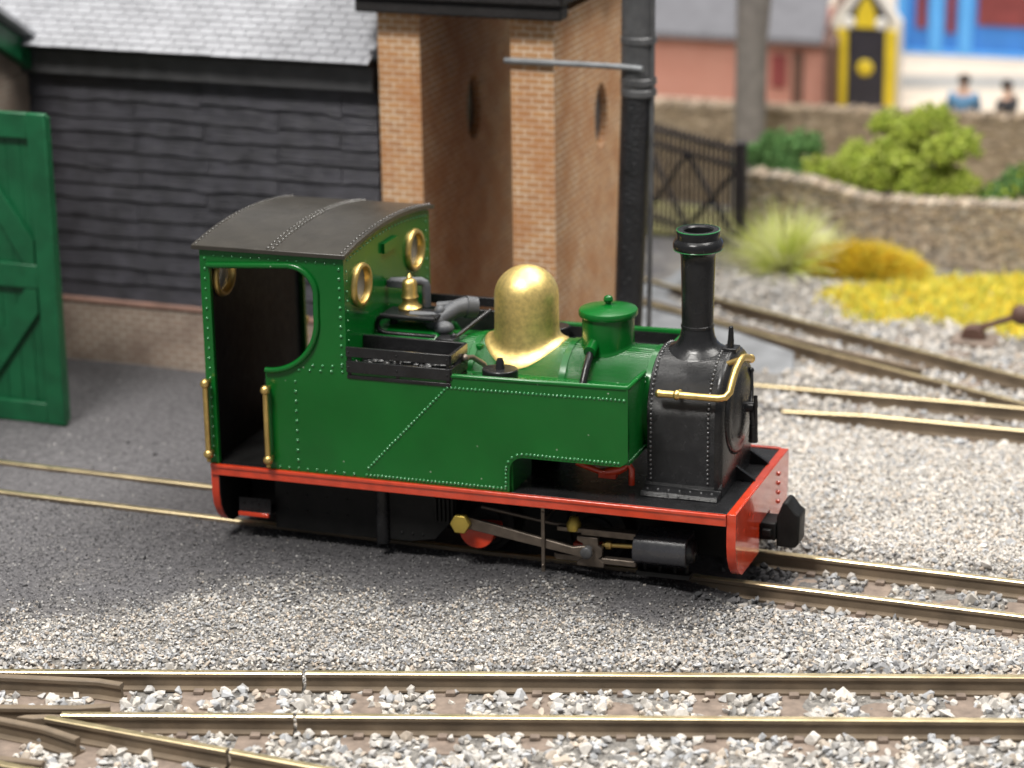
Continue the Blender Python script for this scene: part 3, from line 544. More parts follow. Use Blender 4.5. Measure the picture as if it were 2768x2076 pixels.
# ================================================================== DRY STONE WALLS
def drywall(name, path, thick, label, zb, cols, sz):
    mb = MB(); cl = []; q = random.Random(len(name) + int(zb * 10))
    for (x0, y0, t0), (x1, y1, t1) in zip(path, path[1:]):
        L = math.hypot(x1 - x0, y1 - y0); ux, uy = (x1 - x0) / L, (y1 - y0) / L; nx, ny = uy, -ux
        core = [(x0, y0), (x1, y1), (x1 - nx * thick, y1 - ny * thick), (x0 - nx * thick, y0 - ny * thick)]
        mb.hexa([(c[0], c[1], zb) for c in core] + [(core[0][0], core[0][1], t0 - .06), (core[1][0], core[1][1], t1 - .06), (core[2][0], core[2][1], t1 - .06), (core[3][0], core[3][1], t0 - .06)]); cl += [(.12, .10, .08)] * 8
        s = 0.0; z = zb
        while z < max(t0, t1):
            h = sz * q.uniform(.6, 1.2); s = -q.uniform(0, .1)
            while s < L:
                w = sz * q.uniform(1.0, 2.6); top = t0 + (t1 - t0) * min(1, max(0, (s + w / 2) / L)) + q.uniform(-.05, .03)
                if z + h * .5 < top:
                    a = q.uniform(.01, .05); P = []
                    for zz in (z + .004, z + h - .004):
                        for ss_, oo in ((s, a), (s + w - .01, a * q.uniform(.5, 1.2)), (s + w - .01, -thick * .3), (s, -thick * .3)):
                            P.append((x0 + ux * ss_ + nx * oo + q.uniform(-.006, .006), y0 + uy * ss_ + ny * oo, zz + q.uniform(-.008, .008)))
                    mb.hexa(P); f = q.uniform(.7, 1.2); cl += [tuple(c * f for c in q.choice(cols))] * 8
                s += w
            z += h
        s = 0.0
        while s < L:                              # upright cope stones
            w = sz * q.uniform(.45, .8); t = t0 + (t1 - t0) * s / L; hh = sz * q.uniform(.9, 1.7); lean = q.uniform(-.03, .03); P = []
            for zz, e in ((t - .07, 0), (t - .07 + hh, lean)):
                for ss_, oo in ((s, .04), (s + w, .05), (s + w, -thick - .03), (s, -thick - .02)): P.append((x0 + ux * (ss_ + e) + nx * oo, y0 + uy * (ss_ + e) + ny * oo, zz + q.uniform(-.02, .02)))
            mb.hexa(P); f = q.uniform(.6, 1.0); cl += [tuple(c * f for c in q.choice(cols))] * 8; s += w
    o = obj(name, mb, 'stone', None, 0, 0, loc=(path[0][0], path[0][1], zb), label=label, cat='stone wall')
    ca = o.data.attributes.new('Col', 'FLOAT_COLOR', 'POINT'); ca.data.foreach_set('color', np.concatenate([np.array(cl), np.ones((len(cl), 1))], 1).astype(np.float32).ravel())
WC = [tuple(x * 1.3 for x in c) for c in [(.36, .29, .22), (.30, .24, .18), (.42, .35, .27), (.25, .21, .17), (.33, .29, .24)]]
drywall('stone_wall', [(-0.78, 13.7, 1.10), (0.2, 13.7, 1.02), (1.1, 13.72, 0.80), (2.4, 13.72, 0.82), (3.6, 13.7, 0.86), (6.5, 13.7, 0.95)], 0.4, 'nearer dry stone wall at the right with upright cope stones, shrubs growing above it', -0.3, WC, 0.056)
WC2 = [(.35, .27, .19), (.30, .23, .165), (.39, .31, .23)]
drywall('stone_wall', [(-6.0, 20.0, 0.70), (-1, 20.0, 0.82), (3, 20.0, 0.88), (7, 20.0, 0.9)], 0.4, 'farther brown stone wall running in front of the brick house and street', -1.1, WC2, 0.08)

# ================================================================== GROUND BEHIND
terr, _ = grid_mesh('terrain', np.arange(-9, 9.1, 0.5), np.arange(14.05, 20.1, 0.25), lambda x, y: 0.30 - 1.25 * ss(15.9, 17.6, y) + 0.10 * vnoise(x, y, 1.5, 33) - 0.45 * ss(-0.8, -1.2, x), 'soil')
obj('street', MB().box(-14, 14, 23.0, 60, -0.6, 0.06), 'pavement', None, 0, kind='structure')
obj('pavement', MB().box(-14, 14, 20.05, 22.99, -0.6, -0.5), 'pavement', None, 0, kind='structure')
obj('road', MB().hexa([(-14, 23.2, 0.05), (14, 29.5, 0.05), (14, 31.0, 0.05), (-14, 24.7, 0.05), (-14, 23.2, 0.066), (14, 29.5, 0.066), (14, 31.0, 0.066), (-14, 24.7, 0.066)]), 'road', None, 0, kind='structure')

# ------------------------------------------------------------------ planting
def leaf_cloud(name, blobs, n, size, cols, label, cat, loc, stems=True):
    mb = MB(); cl = []; q = random.Random(sum(map(ord, label)))
    for k in range(n):
        bx, by, bz, br = q.choices(blobs, [b[3] ** 2 for b in blobs])[0]
        d = Vector((q.gauss(0, 1), q.gauss(0, 1), q.gauss(0, 1))).normalized(); 
        if d.z < -0.3: d.z *= -0.5
        p = Vector((bx, by, bz)) + d * br * (q.random() ** 0.35) * q.uniform(.8, 1.12)
        a = Vector((q.gauss(0, 1), q.gauss(0, 1), q.gauss(0, 1))).normalized(); a2 = a.orthogonal().normalized(); s = size * q.uniform(.5, 1.4)
        a3 = a.cross(a2)
        c = q.choice(cols); f = q.uniform(.75, 1.2)
        vs = [p + a2 * s, p - a2 * s * .6 + a3 * s * .8, p - a2 * s * .5 - a3 * s * .8, p + a * s]
        mb.add(vs, [(0, 1, 2), (0, 1, 3), (1, 2, 3), (2, 0, 3)]); cl += [tuple(x * f for x in c)] * 4
    r = root(name, loc, label, cat)
    o = obj('foliage', mb, 'foliage', r, 0, 0); ca = o.data.attributes.new('Col', 'FLOAT_COLOR', 'POINT'); ca.data.foreach_set('color', np.concatenate([np.array(cl), np.ones((len(cl), 1))], 1).astype(np.float32).ravel())
    st = MB(); 
    for bx, by, bz, br in blobs: st.tube([(loc[0] + (bx - loc[0]) * .3, loc[1], loc[2] - .1), ((loc[0] + bx) / 2, (loc[1] + by) / 2, (loc[2] + bz) / 2), (bx, by, bz)], [.06, .05, .02], 6)
    obj('stem', st, 'bark', r, 0)
LG = [(.27, .34, .04), (.33, .39, .05), (.20, .27, .03), (.38, .43, .09)]
DG = [(.06, .14, .04), (.08, .18, .05), (.10, .20, .06)]
q = random.Random(3)
blobs = [(1.35 + q.gauss(0, .45), 15.5 + q.gauss(0, .3), 1.0 + q.gauss(0, .3), q.uniform(.25, .4)) for _ in range(16)] + [(1.75, 15.6, 1.62, .42), (1.4, 15.5, 1.45, .35), (2.2, 15.5, 1.3, .4), (0.5, 15.2, .85, .42), (0.0, 15.0, .85, .3), (0.95, 15.1, .8, .45), (1.7, 15.0, .7, .45), (2.3, 15.0, .75, .4)]
leaf_cloud('shrub', blobs, 16000, 0.042, LG, 'largest shrub, bright lime green, behind the nearer stone wall', 'shrub', (1.3, 15.5, 0.35))
leaf_cloud('shrub', [(-0.85, 15.6, 1.0, .4), (-0.4, 15.6, 1.1, .35), (-1.25, 15.6, .85, .3), (-0.6, 15.3, .75, .35)], 2600, 0.05, DG, 'small dark green shrub beside the tree trunk', 'shrub', (-0.7, 15.5, 0.35))
leaf_cloud('shrub', [(3.35, 15.2, .75, .42), (2.95, 15.0, .6, .3), (3.8, 15.2, 1.0, .45), (3.7, 15.3, 1.4, .3)], 3000, 0.05, DG + LG[:1], 'green shrub at the right edge behind the nearer stone wall', 'shrub', (3.4, 15.2, 0.3))
def blades(name, items, label, cat, loc, kind=None):
    mb = MB(); cl = []
    for (p, d, L, w, c, droop) in items:
        p = Vector(p); d = Vector(d).normalized(); s = d.cross(Vector((0, 0, 1))); s = (s if s.length > .05 else Vector((1, 0, 0))).normalized(); n2 = d.cross(s); vs = []
        for i, t in enumerate((0, .4, .75, 1)):
            cpt = p + d * L * t + Vector((0, 0, -droop * L * t * t)); ww = w * (1 - t * .9); vs += [cpt + s * ww, cpt - s * ww * .5 + n2 * ww, cpt - s * ww * .5 - n2 * ww]
        fs = [(i * 3 + k, i * 3 + (k + 1) % 3, (i + 1) * 3 + (k + 1) % 3, (i + 1) * 3 + k) for i in range(3) for k in range(3)]
        mb.add(vs, fs); cl += [c] * 12
    o = obj(name, mb, 'foliage', None, 0, 0, loc=loc, label=label, cat=cat, kind=kind); ca = o.data.attributes.new('Col', 'FLOAT_COLOR', 'POINT'); ca.data.foreach_set('color', np.concatenate([np.array(cl), np.ones((len(cl), 1))], 1).astype(np.float32).ravel())
q = random.Random(21); it = []
for _ in range(1500):
    a = q.uniform(0, 6.28); e = q.uniform(.15, 1.45); r0 = q.uniform(0, .16); c = q.choice([(.80, .80, .34), (.66, .74, .16), (.88, .87, .58), (.56, .66, .10), (.9, .88, .68)])
    it.append(((0.05 + r0 * math.cos(a), 12.75 + r0 * math.sin(a), -.22), (math.cos(a) * math.cos(e), math.sin(a) * math.cos(e), math.sin(e)), q.uniform(.6, 1.4), q.uniform(.010, .017), (lambda f: tuple(x * f for x in c))(q.uniform(.8, 1.15)), q.uniform(.05, .35)))
blades('grass_tussock', it, 'pale yellow green tussock of long grass beside the iron gate', 'grass tuft', (0.05, 12.75, -.2))
it = []
for _ in range(7000):
    a = q.uniform(0, 6.28); u = q.random() ** .5; x = 1.25 + 0.9 * u * math.cos(a); y = 12.75 + .42 * u * math.sin(a); top = .52 * math.sqrt(max(0, 1 - u * u)); c = q.choice([(.68, .50, .03), (.60, .42, .02), (.70, .56, .05), (.46, .42, .05), (.64, .35, .02)])
    it.append(((x + q.gauss(0, .05), y + q.gauss(0, .05), -.22 + top * q.uniform(.3, .8)), (u * math.cos(a) + q.gauss(0, .7), u * math.sin(a) + q.gauss(0, .7), q.uniform(.2, 1)), q.uniform(.12, .36), .012, (lambda f: tuple(z * f for z in c))(q.uniform(.75, 1.15)), .05))
for _ in range(1500):
    a = q.uniform(0, 6.28); u = q.random() ** .5; x = 1.25 + .95 * u * math.cos(a); y = 12.75 + .45 * u * math.sin(a); c = q.choice([(.66, .56, .06), (.52, .50, .08), (.72, .50, .04), (.44, .46, .08)])
    it.append(((x, y, -.2), (u * math.cos(a) * 1.1 + q.gauss(0, .3), u * math.sin(a) + q.gauss(0, .3), q.uniform(.25, 1.1)), q.uniform(.3, .68) * (1.1 - .5 * u), .011, (lambda f: tuple(z * f for z in c))(q.uniform(.75, 1.15)), .12))
blades('flowering_bush', it, 'rounded orange yellow bush at the foot of the stone wall', 'bush', (1.25, 12.75, -.2))
it = []
def inside(x, y, P):
    r = False
    for i in range(len(P)):
        (x0, y0), (x1, y1) = P[i], P[i - 1]
        if (y0 > y) != (y1 > y) and x < (x1 - x0) * (y - y0) / (y1 - y0) + x0: r = not r
    return r
while len(it) < 16000:
    x, y = q.uniform(.9, 6.5), q.uniform(9.5, 13.6)
    gx, gy = x + q.gauss(0, .16), y + q.gauss(0, .16)
    if not inside(gx, gy, MAT_poly): continue
    if vnoise(np.array([x]), np.array([y]), .35, 61)[0] + q.random() * .3 < .3: continue
    c = q.choice([(.80, .66, .05), (.76, .62, .08), (.85, .74, .14), (.56, .56, .10), (.78, .55, .04), (.40, .46, .08)]); it.append(((x, y, float(height(np.array(x), np.array(y))) - .02), (q.gauss(0, .6), q.gauss(0, .6), .8), q.uniform(.08, .26), .020, (lambda f: tuple(z * f for z in c))(q.uniform(.75, 1.12)), .1))
blades('yellow_flowers', it, 'mat of bright yellow flowers spreading from the stone wall to the track', 'flowers', (3, 11.8, -.2), 'stuff')

# ------------------------------------------------------------------ tree between the walls
tt = root('tree', (-2.2, 18.9, 0.2), 'grey tree trunk in front of the brick house', 'tree')
obj('trunk', MB().tube([(-2.25, 18.9, -1.3), (-2.22, 18.9, 0.6), (-2.2, 18.9, 2.3), (-2.15, 18.9, 3.4)], [0.31, 0.285, 0.285, 0.33], 18), 'bark', tt, 0)
lb = MB()
for dx, dy, dz in ((-.9, .2, 1.6), (.8, -.2, 1.8), (.1, .5, 2.2)): lb.tube([(-2.15, 18.9, 3.1), (-2.15 + dx * .5, 18.9 + dy * .5, 3.4 + dz * .45), (-2.15 + dx, 18.9 + dy, 3.4 + dz)], [.22, .15, .06], 10)
obj('limb', lb, 'bark', tt, 0)

# ------------------------------------------------------------------ brick house, chapel front, shop, people
hs = root('brick_house', (-4, 25, 0.06), 'low red brick building with grey slate roof behind the tree trunk', 'house')
obj('wall', MB().box(-9, -2.02, 24.0, 28, 0, 1.36), 'house_brick', hs, 0)
obj('roof', MB().hexa([(-9.2, 23.75, 1.30), (-2.06, 23.75, 1.30), (-2.3, 26.2, 3.4), (-9.2, 26.2, 3.4), (-9.2, 23.75, 1.42), (-2.06, 23.75, 1.42), (-2.3, 26.2, 3.52), (-9.2, 26.2, 3.52)]), 'dark_slate', hs, 0.02)
obj('gable_wall', MB().prism([(23.78, 0), (28, 0), (28, 1.4), (26.2, 3.4), (23.78, 1.32)], 'yz', -2.02, -1.78), 'brown_timber', hs, 0)
obj('door', MB().box(-2.72, -2.5, 23.93, 24.0, 0.06, 1.1), 'brown_timber', hs, 0.01)
obj('window', MB().box(-3.15, -2.85, 23.93, 24.0, 0.4, 1.05), 'maroon', hs, 0.01)
cf = root('ornate_doorway', (-1.25, 24.2, 0.06), 'black door between yellow pilasters under a pointed yellow gable', 'doorway')
obj('wall', MB().prism([(-1.98, 0.05), (-0.62, 0.05), (-0.62, 1.75), (-0.74, 1.9), (-1.27, 2.75), (-1.9, 1.9), (-1.98, 1.75)], 'xz', 24.12, 24.5), 'cream', cf, 0.02)
obj('door', MB().box(-1.62, -0.88, 24.02, 24.12, 0.06, 1.62), 'door_black', cf, 0.01)
obj('emblem', MB().lathe([(.01, 23.97), (.12, 23.98), (.165, 24.02)], -1.27, 0.86, 24, axis='y'), 'yellow_paint', cf, 0)
for x0 in (-1.84, -0.87): obj('pilaster', MB().box(x0, x0 + 0.21, 23.98, 24.12, 0.06, 1.62), 'yellow_paint', cf, 0.01)
obj('pediment', MB().prism([(-1.72, 1.80), (-0.80, 1.80), (-1.27, 2.45)], 'xz', 24.03, 24.12), 'door_black', cf, 0.01)
obj('yellow_arch', MB().prism([(-1.50, 1.66), (-1.04, 1.66), (-1.10, 2.0), (-1.27, 2.32), (-1.44, 2.0)], 'xz', 23.98, 24.03), 'yellow_paint', cf, 0.01)
for xc in (-1.60, -0.96): obj('roundel', MB().lathe([(.01, 23.93), (.10, 23.94), (.12, 23.98)], xc, 1.76, 18, axis='y'), 'white_cloth', cf, 0)
bs = root('blue_shop', (1, 30.5, 0.06), 'bright blue shop front with maroon windows at the top right', 'shop')
obj('wall', MB().box(-1.95, 8, 30.05, 34, 0.06, 5), 'blue_paint', bs, 0)
obj('plinth', MB().box(-1.95, 8, 29.98, 30.05, 0.06, 0.16), 'light_blue', bs, 0)
for x0, x1 in ((-1.93, -1.72), (-1.2, -0.9), (-0.55, -0.25), (1.9, 2.2)): obj('pilaster', MB().box(x0, x1, 29.97, 30.05, 0.16, 5), 'light_blue', bs, 0.01)
for x0, x1, z0 in ((-1.5, -1.27, 0.62), (-0.84, -0.63, 0.54), (-0.16, 1.75, 0.74), (2.3, 4, .74)): obj('window', MB().box(x0, x1, 30.0, 30.05, z0, 2.3), 'maroon', bs, 0.01)
def skinned(name, joints, edges, material, parent):
    me = bpy.data.meshes.new(name); off = BASE[parent.name]; me.from_pydata([Vector(j[:3]) - off for j in joints], edges, []); o = bpy.data.objects.new(name, me); C.objects.link(o); o.parent = parent; BASE[o.name] = off
    me.materials.append(MATS[material]); md = o.modifiers.new('skin', 'SKIN'); md.use_smooth_shade = True
    for v, j in zip(me.skin_vertices[0].data, joints): v.radius = j[3] if isinstance(j[3], tuple) else (j[3], j[3])
    me.skin_vertices[0].data[0].use_root = True; sd = o.modifiers.new('sub', 'SUBSURF'); sd.levels = 1; sd.render_levels = 1; return o
def person(x, y, z, h, label, shirt, turn=0):
    r = root('person', (x, y, z), label, 'person'); s = h / 1.75
    def J(a, b, c, rad): return (x + a * s * math.cos(turn) - b * s * math.sin(turn), y + a * s * math.sin(turn) + b * s * math.cos(turn), z + c * s, rad * s)
    jb = [J(0, 0, .92, .13), J(0, 0, 1.2, .15), J(0, 0, 1.42, .12), J(0, 0, 1.52, .055), J(0, -.02, 1.62, .095), J(0, -.01, 1.72, .075), J(-.2, 0, 1.40, .06), J(-.26, .02, 1.12, .045), J(-.26, -.08, .88, .035), J(.2, 0, 1.40, .06), J(.26, .02, 1.12, .045), J(.26, -.08, .88, .035), J(-.1, 0, .85, .095), J(-.1, 0, .46, .06), J(-.1, .02, .07, .045), J(-.1, -.12, .03, .04), J(.1, 0, .85, .095), J(.1, 0, .46, .06), J(.1, .02, .07, .045), J(.1, -.12, .03, .04)]
    skinned('body', jb, [(0, 1), (1, 2), (2, 3), (3, 4), (4, 5), (2, 6), (6, 7), (7, 8), (2, 9), (9, 10), (10, 11), (0, 12), (12, 13), (13, 14), (14, 15), (0, 16), (16, 17), (17, 18), (18, 19)], 'skin', r)
    g = lambda k, f: jb[k][:3] + (jb[k][3] * f,)
    skinned('shirt', [g(0, 1.18), g(1, 1.25), g(2, 1.55), g(6, 1.75), g(7, 1.5), g(9, 1.75), g(10, 1.5)], [(0, 1), (1, 2), (2, 3), (3, 4), (2, 5), (5, 6)], shirt, r)
    skinned('trousers', [g(0, 1.22), g(12, 1.15), g(13, 1.3), g(14, 1.4), g(16, 1.15), g(17, 1.3), g(18, 1.4)], [(0, 1), (1, 2), (2, 3), (0, 4), (4, 5), (5, 6)], 'dark_cloth', r)
    hb = MB().ball(J(0, .015, 1.69, 0)[:3], .115 * s, 12, (1, 1.05, .85)); obj('hair', hb, 'hair', r, 0)
person(1.22, 21.2, -0.49, 1.86, 'person in a blue shirt standing in the street behind the far wall', 'blue_cloth')
person(2.02, 21.2, -0.49, 1.80, 'person in dark clothes standing at the far right of the street', 'dark_cloth', 1.2)

# ------------------------------------------------------------------ point lever at the right
pl = root('point_lever', (3.62, 9.75, -0.2), 'dark point lever with a round weight in the gravel at the right edge', 'point lever')
obj('base_plate', MB().box(3.30, 3.95, 9.45, 10.05, -0.3, -0.13), 'sleeper', pl, 0.02)
obj('bracket', MB().prism([(3.42, -.13), (3.78, -.13), (3.72, .03), (3.6, .06), (3.46, .03)], 'xz', 9.62, 9.84), 'brown_timber', pl, 0.02)
obj('lever_arm', MB().tube([(3.52, 9.73, 0.02), (3.75, 9.72, 0.06), (4.25, 9.7, 0.27)], 0.045, 10), 'brown_timber', pl, 0)
obj('weight', MB().ball((4.27, 9.7, 0.28), 0.15, 16, (1, 1, 1)), 'brown_timber', pl, 0)

# ================================================================== LOCOMOTIVE
lo = root('steam_locomotive', (0, 0, 0), 'small green tank engine with brass dome, tall black chimney and red buffer beam', 'locomotive')
W = 1.114; XR_, XF, XC, ZF, ZS = -3.078, 3.078, -1.345, 0.955, 3.46
def lp(name, mb, m, parent=lo, bevel=0.0, smooth=62, label=None):
    mb.v = [(v[0], v[1], v[2] + 0.013 * v[0]) for v in mb.v]      # the nose rides a little high
    return obj(name, mb, m, parent, bevel, smooth, label=label)
# --- footplate, valances, beams
lp('footplate', MB().box(XR_ + .05, XF - .11, -W + .03, W - .03, 0.90, 0.952), 'black_paint', bevel=0.006)
for s in (-1, 1):
    v = MB(); v.box(XR_ + .02, XF - .10, s * (W + .012) - .02, s * (W + .012) + .02, 0.83, 0.962); v.box(XR_ + .02, XF - .10, s * (W + .02) - .026, s * (W + .02) + .026, 0.92, 0.962)
    va = lp('valance', v, 'red_paint', bevel=0.008)
def beam(x0, x1, name):
    poly = [(-1.118, .962), (-1.118, .60), (-1.09, .45), (-1.02, .32), (-.93, .23), (-.83, .178), (-.14, .178), (-.14, .50), (.31, .52), (.31, .178), (.83, .178), (.93, .23), (1.02, .32), (1.09, .45), (1.118, .60), (1.118, .962)]
    return MB().prism(poly, 'yz', x0, x1)
fb = beam(XF - .10, XF, 'f')
for zz in (.82, .71, .60, .49): fb.rivet((XF, .66, zz), (1, 0, 0), .03)
fb.rivets((XF - .012, -1.05, .965), (XF - .012, 1.05, .965), .07, (1, 0, .6), .012)
lp('front_beam', fb, 'red_paint', bevel=0.014)
rb = beam(XR_, XR_ + .10, 'r'); rbo = lp('rear_beam', rb, 'red_paint', bevel=0.014); lp('beam_backing', beam(XR_ + .101, XR_ + .116, 'r'), 'black_matt', rbo)
# --- chassis
ch = MB(); ch.box(-2.95, 2.95, -.36, .36, .16, .90); ch.box(-2.45, -1.12, -.78, .78, .12, .90)
for xx in (-2.3, -2.05, -1.8, -1.55): ch.rivet((xx, -.78, .36), (0, -1, 0), .016); ch.rivet((xx, -.78, .55), (0, -1, 0), .014)
lp('frame', ch, 'black_matt', bevel=0.02)
ap_ = MB(); ap_.prism([(-1.0, .88), (-.2, .88), (-.25, .45), (-.45, .22), (-.75, .16), (-1.0, .16)], 'xz', -.86, -.74)
for xx in (-.85, -.72, -.6): ap_.rivet((xx, -.86, .26), (0, -1, 0), .016)
lp('ashpan', ap_, 'black_matt', bevel=0.02)
lp('downpipe', MB().tube([(-1.08, -.86, .88), (-1.08, -.86, .12)], .075, 12), 'black_paint')
st = MB(); st.box(-2.85, -2.45, -.92, -.62, .30, .34); st.box(-2.85, -2.45, -.90, -.88, .34, .50)
for xx in (-2.78, -2.69, -2.60, -2.51): st.rivet((xx, -.90, .44), (0, -1, 0), .016); st.rivet((xx, -.90, .38), (0, -1, 0), .012)
stp = lp('rear_step', st, 'black_paint', bevel=0.006)
lp('tread', MB().box(-2.84, -2.46, -.95, -.92, .29, .335), 'red_paint', stp, 0.006)
for s in (-1, 1):
    for xw in (0.02, 1.34):
        wl = MB(); wl.lathe([(.02, s * .40), (.40, s * .40), (.40, s * .42), (.36, s * .50), (.355, s * .56), (.30, s * .57), (.29, s * .545), (.12, s * .545), (.10, s * .58), (.02, s * .58)], xw, .375, 36, axis='y'); w_ = lp('wheel', wl, 'black_matt')
        hub = MB(); hub.lathe([(.01, s * .585), (.20, s * .585), (.215, s * .575), (.215, s * .54)], xw + .0, .36, 28, axis='y'); lp('hub', hub, 'black_matt', w_)
        cw = MB(); cw.prism(arc(xw + .03, .375, .205, 172, 372, 18) if xw < 1 else arc(xw - .06, .30, .15, 180, 360, 14), 'xz', min(s * .585, s * (.88 if xw < 1 else .74)), max(s * .585, s * (.88 if xw < 1 else .74))); lp('balance_weight', cw, 'red_paint', w_, bevel=0.01)
    tw = MB(); tw.lathe([(.02, s * .40), (.30, s * .40), (.30, s * .42), (.26, s * .50), (.26, s * .56), (.02, s * .56)], -2.0, .29, 28, axis='y'); lp('wheel', tw, 'black_matt')
    cy = MB(); cy.prism([(s * .58, .20), (s * .88, .20), (s * .96, .26), (s * .975, .36), (s * .95, .47), (s * .88, .535), (s * .58, .535)], 'yz', 1.88, 2.48)
    cyl = lp('cylinder', cy, 'cylinder_black', bevel=0.012)
    cc_ = MB(); cc_.lathe([(.01, 2.56), (.10, 2.555), (.14, 2.52), (.15, 2.48)], s * .78, .365, 20, axis='x'); lp('end_cover', cc_, 'black_paint', cyl)
    dc = MB(); dc.box(1.9, 2.5, s * .80 - .07, s * .80 + .07, .06, .11)
    for xx in (1.98, 2.15, 2.32, 2.45): dc.tube([(xx, s * .8, .04), (xx, s * .8, .22)], .022, 8)
    lp('drain_cocks', dc, 'black_matt', cyl)
    sb = MB(); sb.box(.98, 1.90, s * .80 - .035, s * .80 + .035, .465, .515); sb.box(1.28, 1.90, s * .84 - .06, s * .84 + .06, .47, .545); lp('slide_bar', sb, 'dark_steel', bevel=0.006)
    sb = MB(); sb.box(.98, 1.90, s * .84 - .045, s * .84 + .045, .15, .215); sb.box(.95, 1.06, s * .80 - .05, s * .80 + .05, .15, .21); lp('slide_bar', sb, 'dark_steel', bevel=0.006)
    xh = MB(); xh.prism([(1.23, .45), (1.47, .45), (1.47, .36), (1.52, .33), (1.52, .24), (1.48, .21), (1.54, .17), (1.54, .11), (1.23, .11), (1.23, .16), (1.30, .20), (1.30, .37), (1.23, .40)], 'xz', min(s * .83, s * .90), max(s * .83, s * .90)); x_ = lp('crosshead', xh, 'dark_steel', bevel=0.008)
    pn = MB(); pn.lathe([(.01, s * .985), (.06, s * .985), (.068, s * .975), (.068, s * .90)], 1.36, .29, 20, axis='y'); lp('pin', pn, 'pipe_grey', x_)
    pr_ = MB(); pr_.tube([(1.50, s * .80, .345), (1.88, s * .80, .365)], .028, 12); pr_.tube([(1.54, s * .80, .347), (1.60, s * .80, .35)], .05, 12); lp('piston_rod', pr_, 'brass')
    cr = MB(); y0, y1 = sorted((s * .90, s * .95)); cr.prism([(-.02, .555), (1.20, .335), (1.33, .36), (1.42, .33), (1.44, .27), (1.38, .225), (1.27, .23), (1.19, .245), (.0, .415), (-.12, .42), (-.13, .53)], 'xz', y0, y1); crd = lp('connecting_rod', cr, 'dark_steel', bevel=0.006)
    nu = MB(); nu.prism([(-.09 + .115 * math.cos(math.radians(a)), .49 + .115 * math.sin(math.radians(a))) for a in range(0, 360, 60)], 'xz', min(s * .95, s * 1.03), max(s * .95, s * 1.03)); lp('crank_nut', nu, 'dull_brass', crd, 0.008)
    er = MB(); er.tube([(.05, s * .70, .60), (.9, s * .70, .49), (1.2, s * .72, .50)], .022, 8); lp('valve_rod', er, 'dark_steel')
    lu = MB(); lu.lathe([(.01, .64), (.05, .62), (.07, .57), (.085, .54), (.085, .48)], 1.16, s * .78, 14); lp('oil_cup', lu, 'dull_brass')
    br_ = MB(); br_.box(.845, .885, s * .965 - .012, s * .965 + .012, .02, .80); br_.box(.85, .88, min(s * .55, s * .96), max(s * .55, s * .96), .60, .64); br_.rivet((.865, s * .98, .72), (0, s, 0), .016); br_.rivet((.865, s * .98, .1), (0, s, 0), .016); lp('motion_bracket', br_, 'dark_steel', bevel=0.004)
    gp_ = MB(); gp_.box(-.45, -.20, s * .82 - .03, s * .82 + .03, .42, .75)
    for k in range(5): gp_.box(-.44 + k * .05, -.415 + k * .05, s * .87 - .03, s * .87 + .03, .45, .72)
    lp('spring', gp_, 'black_matt')
cp = MB(); cp.box(3.05, 3.24, -.06, .26, .30, .50); cp.box(3.10, 3.20, -.12, .34, .36, .44); cp_ = lp('coupler', cp, 'black_matt', bevel=0.012)
cb_ = MB(); cb_.prism([(3.24, .22), (3.45, .22), (3.49, .27), (3.50, .60), (3.45, .63), (3.36, .745), (3.31, .745), (3.24, .56)], 'xz', -.03, .25); lp('coupler_head', cb_, 'black_matt', cp_, 0.02)
# --- cab
G = 'green_paint'
def cabside(s):
    W = 1.114 if s < 0 else 1.36
    y0, y1 = sorted((s * W, s * (W - .055)))
    op = [(-2.965, ZF), (-2.965, 3.285), (-2.0, 3.345)] + arc(-1.99, 3.03, .31, 84, 6, 7)[1:] + arc(-2.30, 2.745, .615, 4, -88, 14) + [(-2.335, 2.13), (-2.335, ZF)]
    out = [(XR_, ZF), (XR_, ZS)] + [(XC, ZS), (XC, ZF)]
    zt_ = ZS if s < 0 else ZS - .05; poly = [(XC, ZF), (XC, zt_), (XR_, zt_), (XR_, ZF)] + op
    mb = MB().plate([poly], 'xz', y0, y1)
    n = (0, s, 0); Y = s * W
    mb.rivets((-2.98 - .04, Y, 1.05), (-3.02, Y, 3.36), .115, n); mb.rivets((-2.9, Y, 3.40), (-1.45, Y, 3.40), .115, n, .013)
    for xx in (-1.40,): mb.rivets((xx, Y, 2.26), (xx, Y, 3.34), .112, n, .02)
    mb.rivets((-1.975, Y, 1.10), (-1.975, Y, 2.02), .12, n, .02); mb.rivets((-2.2, Y, 1.0), (-1.42, Y, 1.0), .115, n)
    mb.rivets((-1.92, Y, 2.16), (-1.40, Y, 2.175), .125, n, .018); mb.rivets((-1.75, Y, 2.225), (-1.40, Y, 2.235), .115, n, .018)
    cs_ = lp('cab_side', mb, [G, 'rivet_green'], bevel=0)
    bd = MB(); yy = s * (W + .012); path = [(a, yy, b) for a, b in [(-2.985, 3.285), (-2.5, 3.315)] + [(-2.0, 3.345)] + arc(-1.99, 3.03, .315, 84, 6, 10)[1:] + arc(-2.30, 2.745, .62, 4, -88, 18) + [(-2.325, 2.125)]]
    bd.tube(path, .036, 8); lp('beading', bd, G, cs_)
    for xx, z0, z1 in ((-3.04, 1.10, 1.93), (-2.30, 1.10, 1.92)):
        yo = s * (W + .10); h = MB(); h.tube([(xx, yo, z0), (xx, yo, z1)], .033, 10)
        for zz in (z0, z1): h.ball((xx, yo, zz), .058, 12); h.tube([(xx, yo, zz), (xx, s * (W - .01), zz)], .024, 8)
        h.ball((xx, yo, z0 - .07), .028, 8); lp('grab_rail', h, 'brass')
for s in (-1, 1): cabside(s)
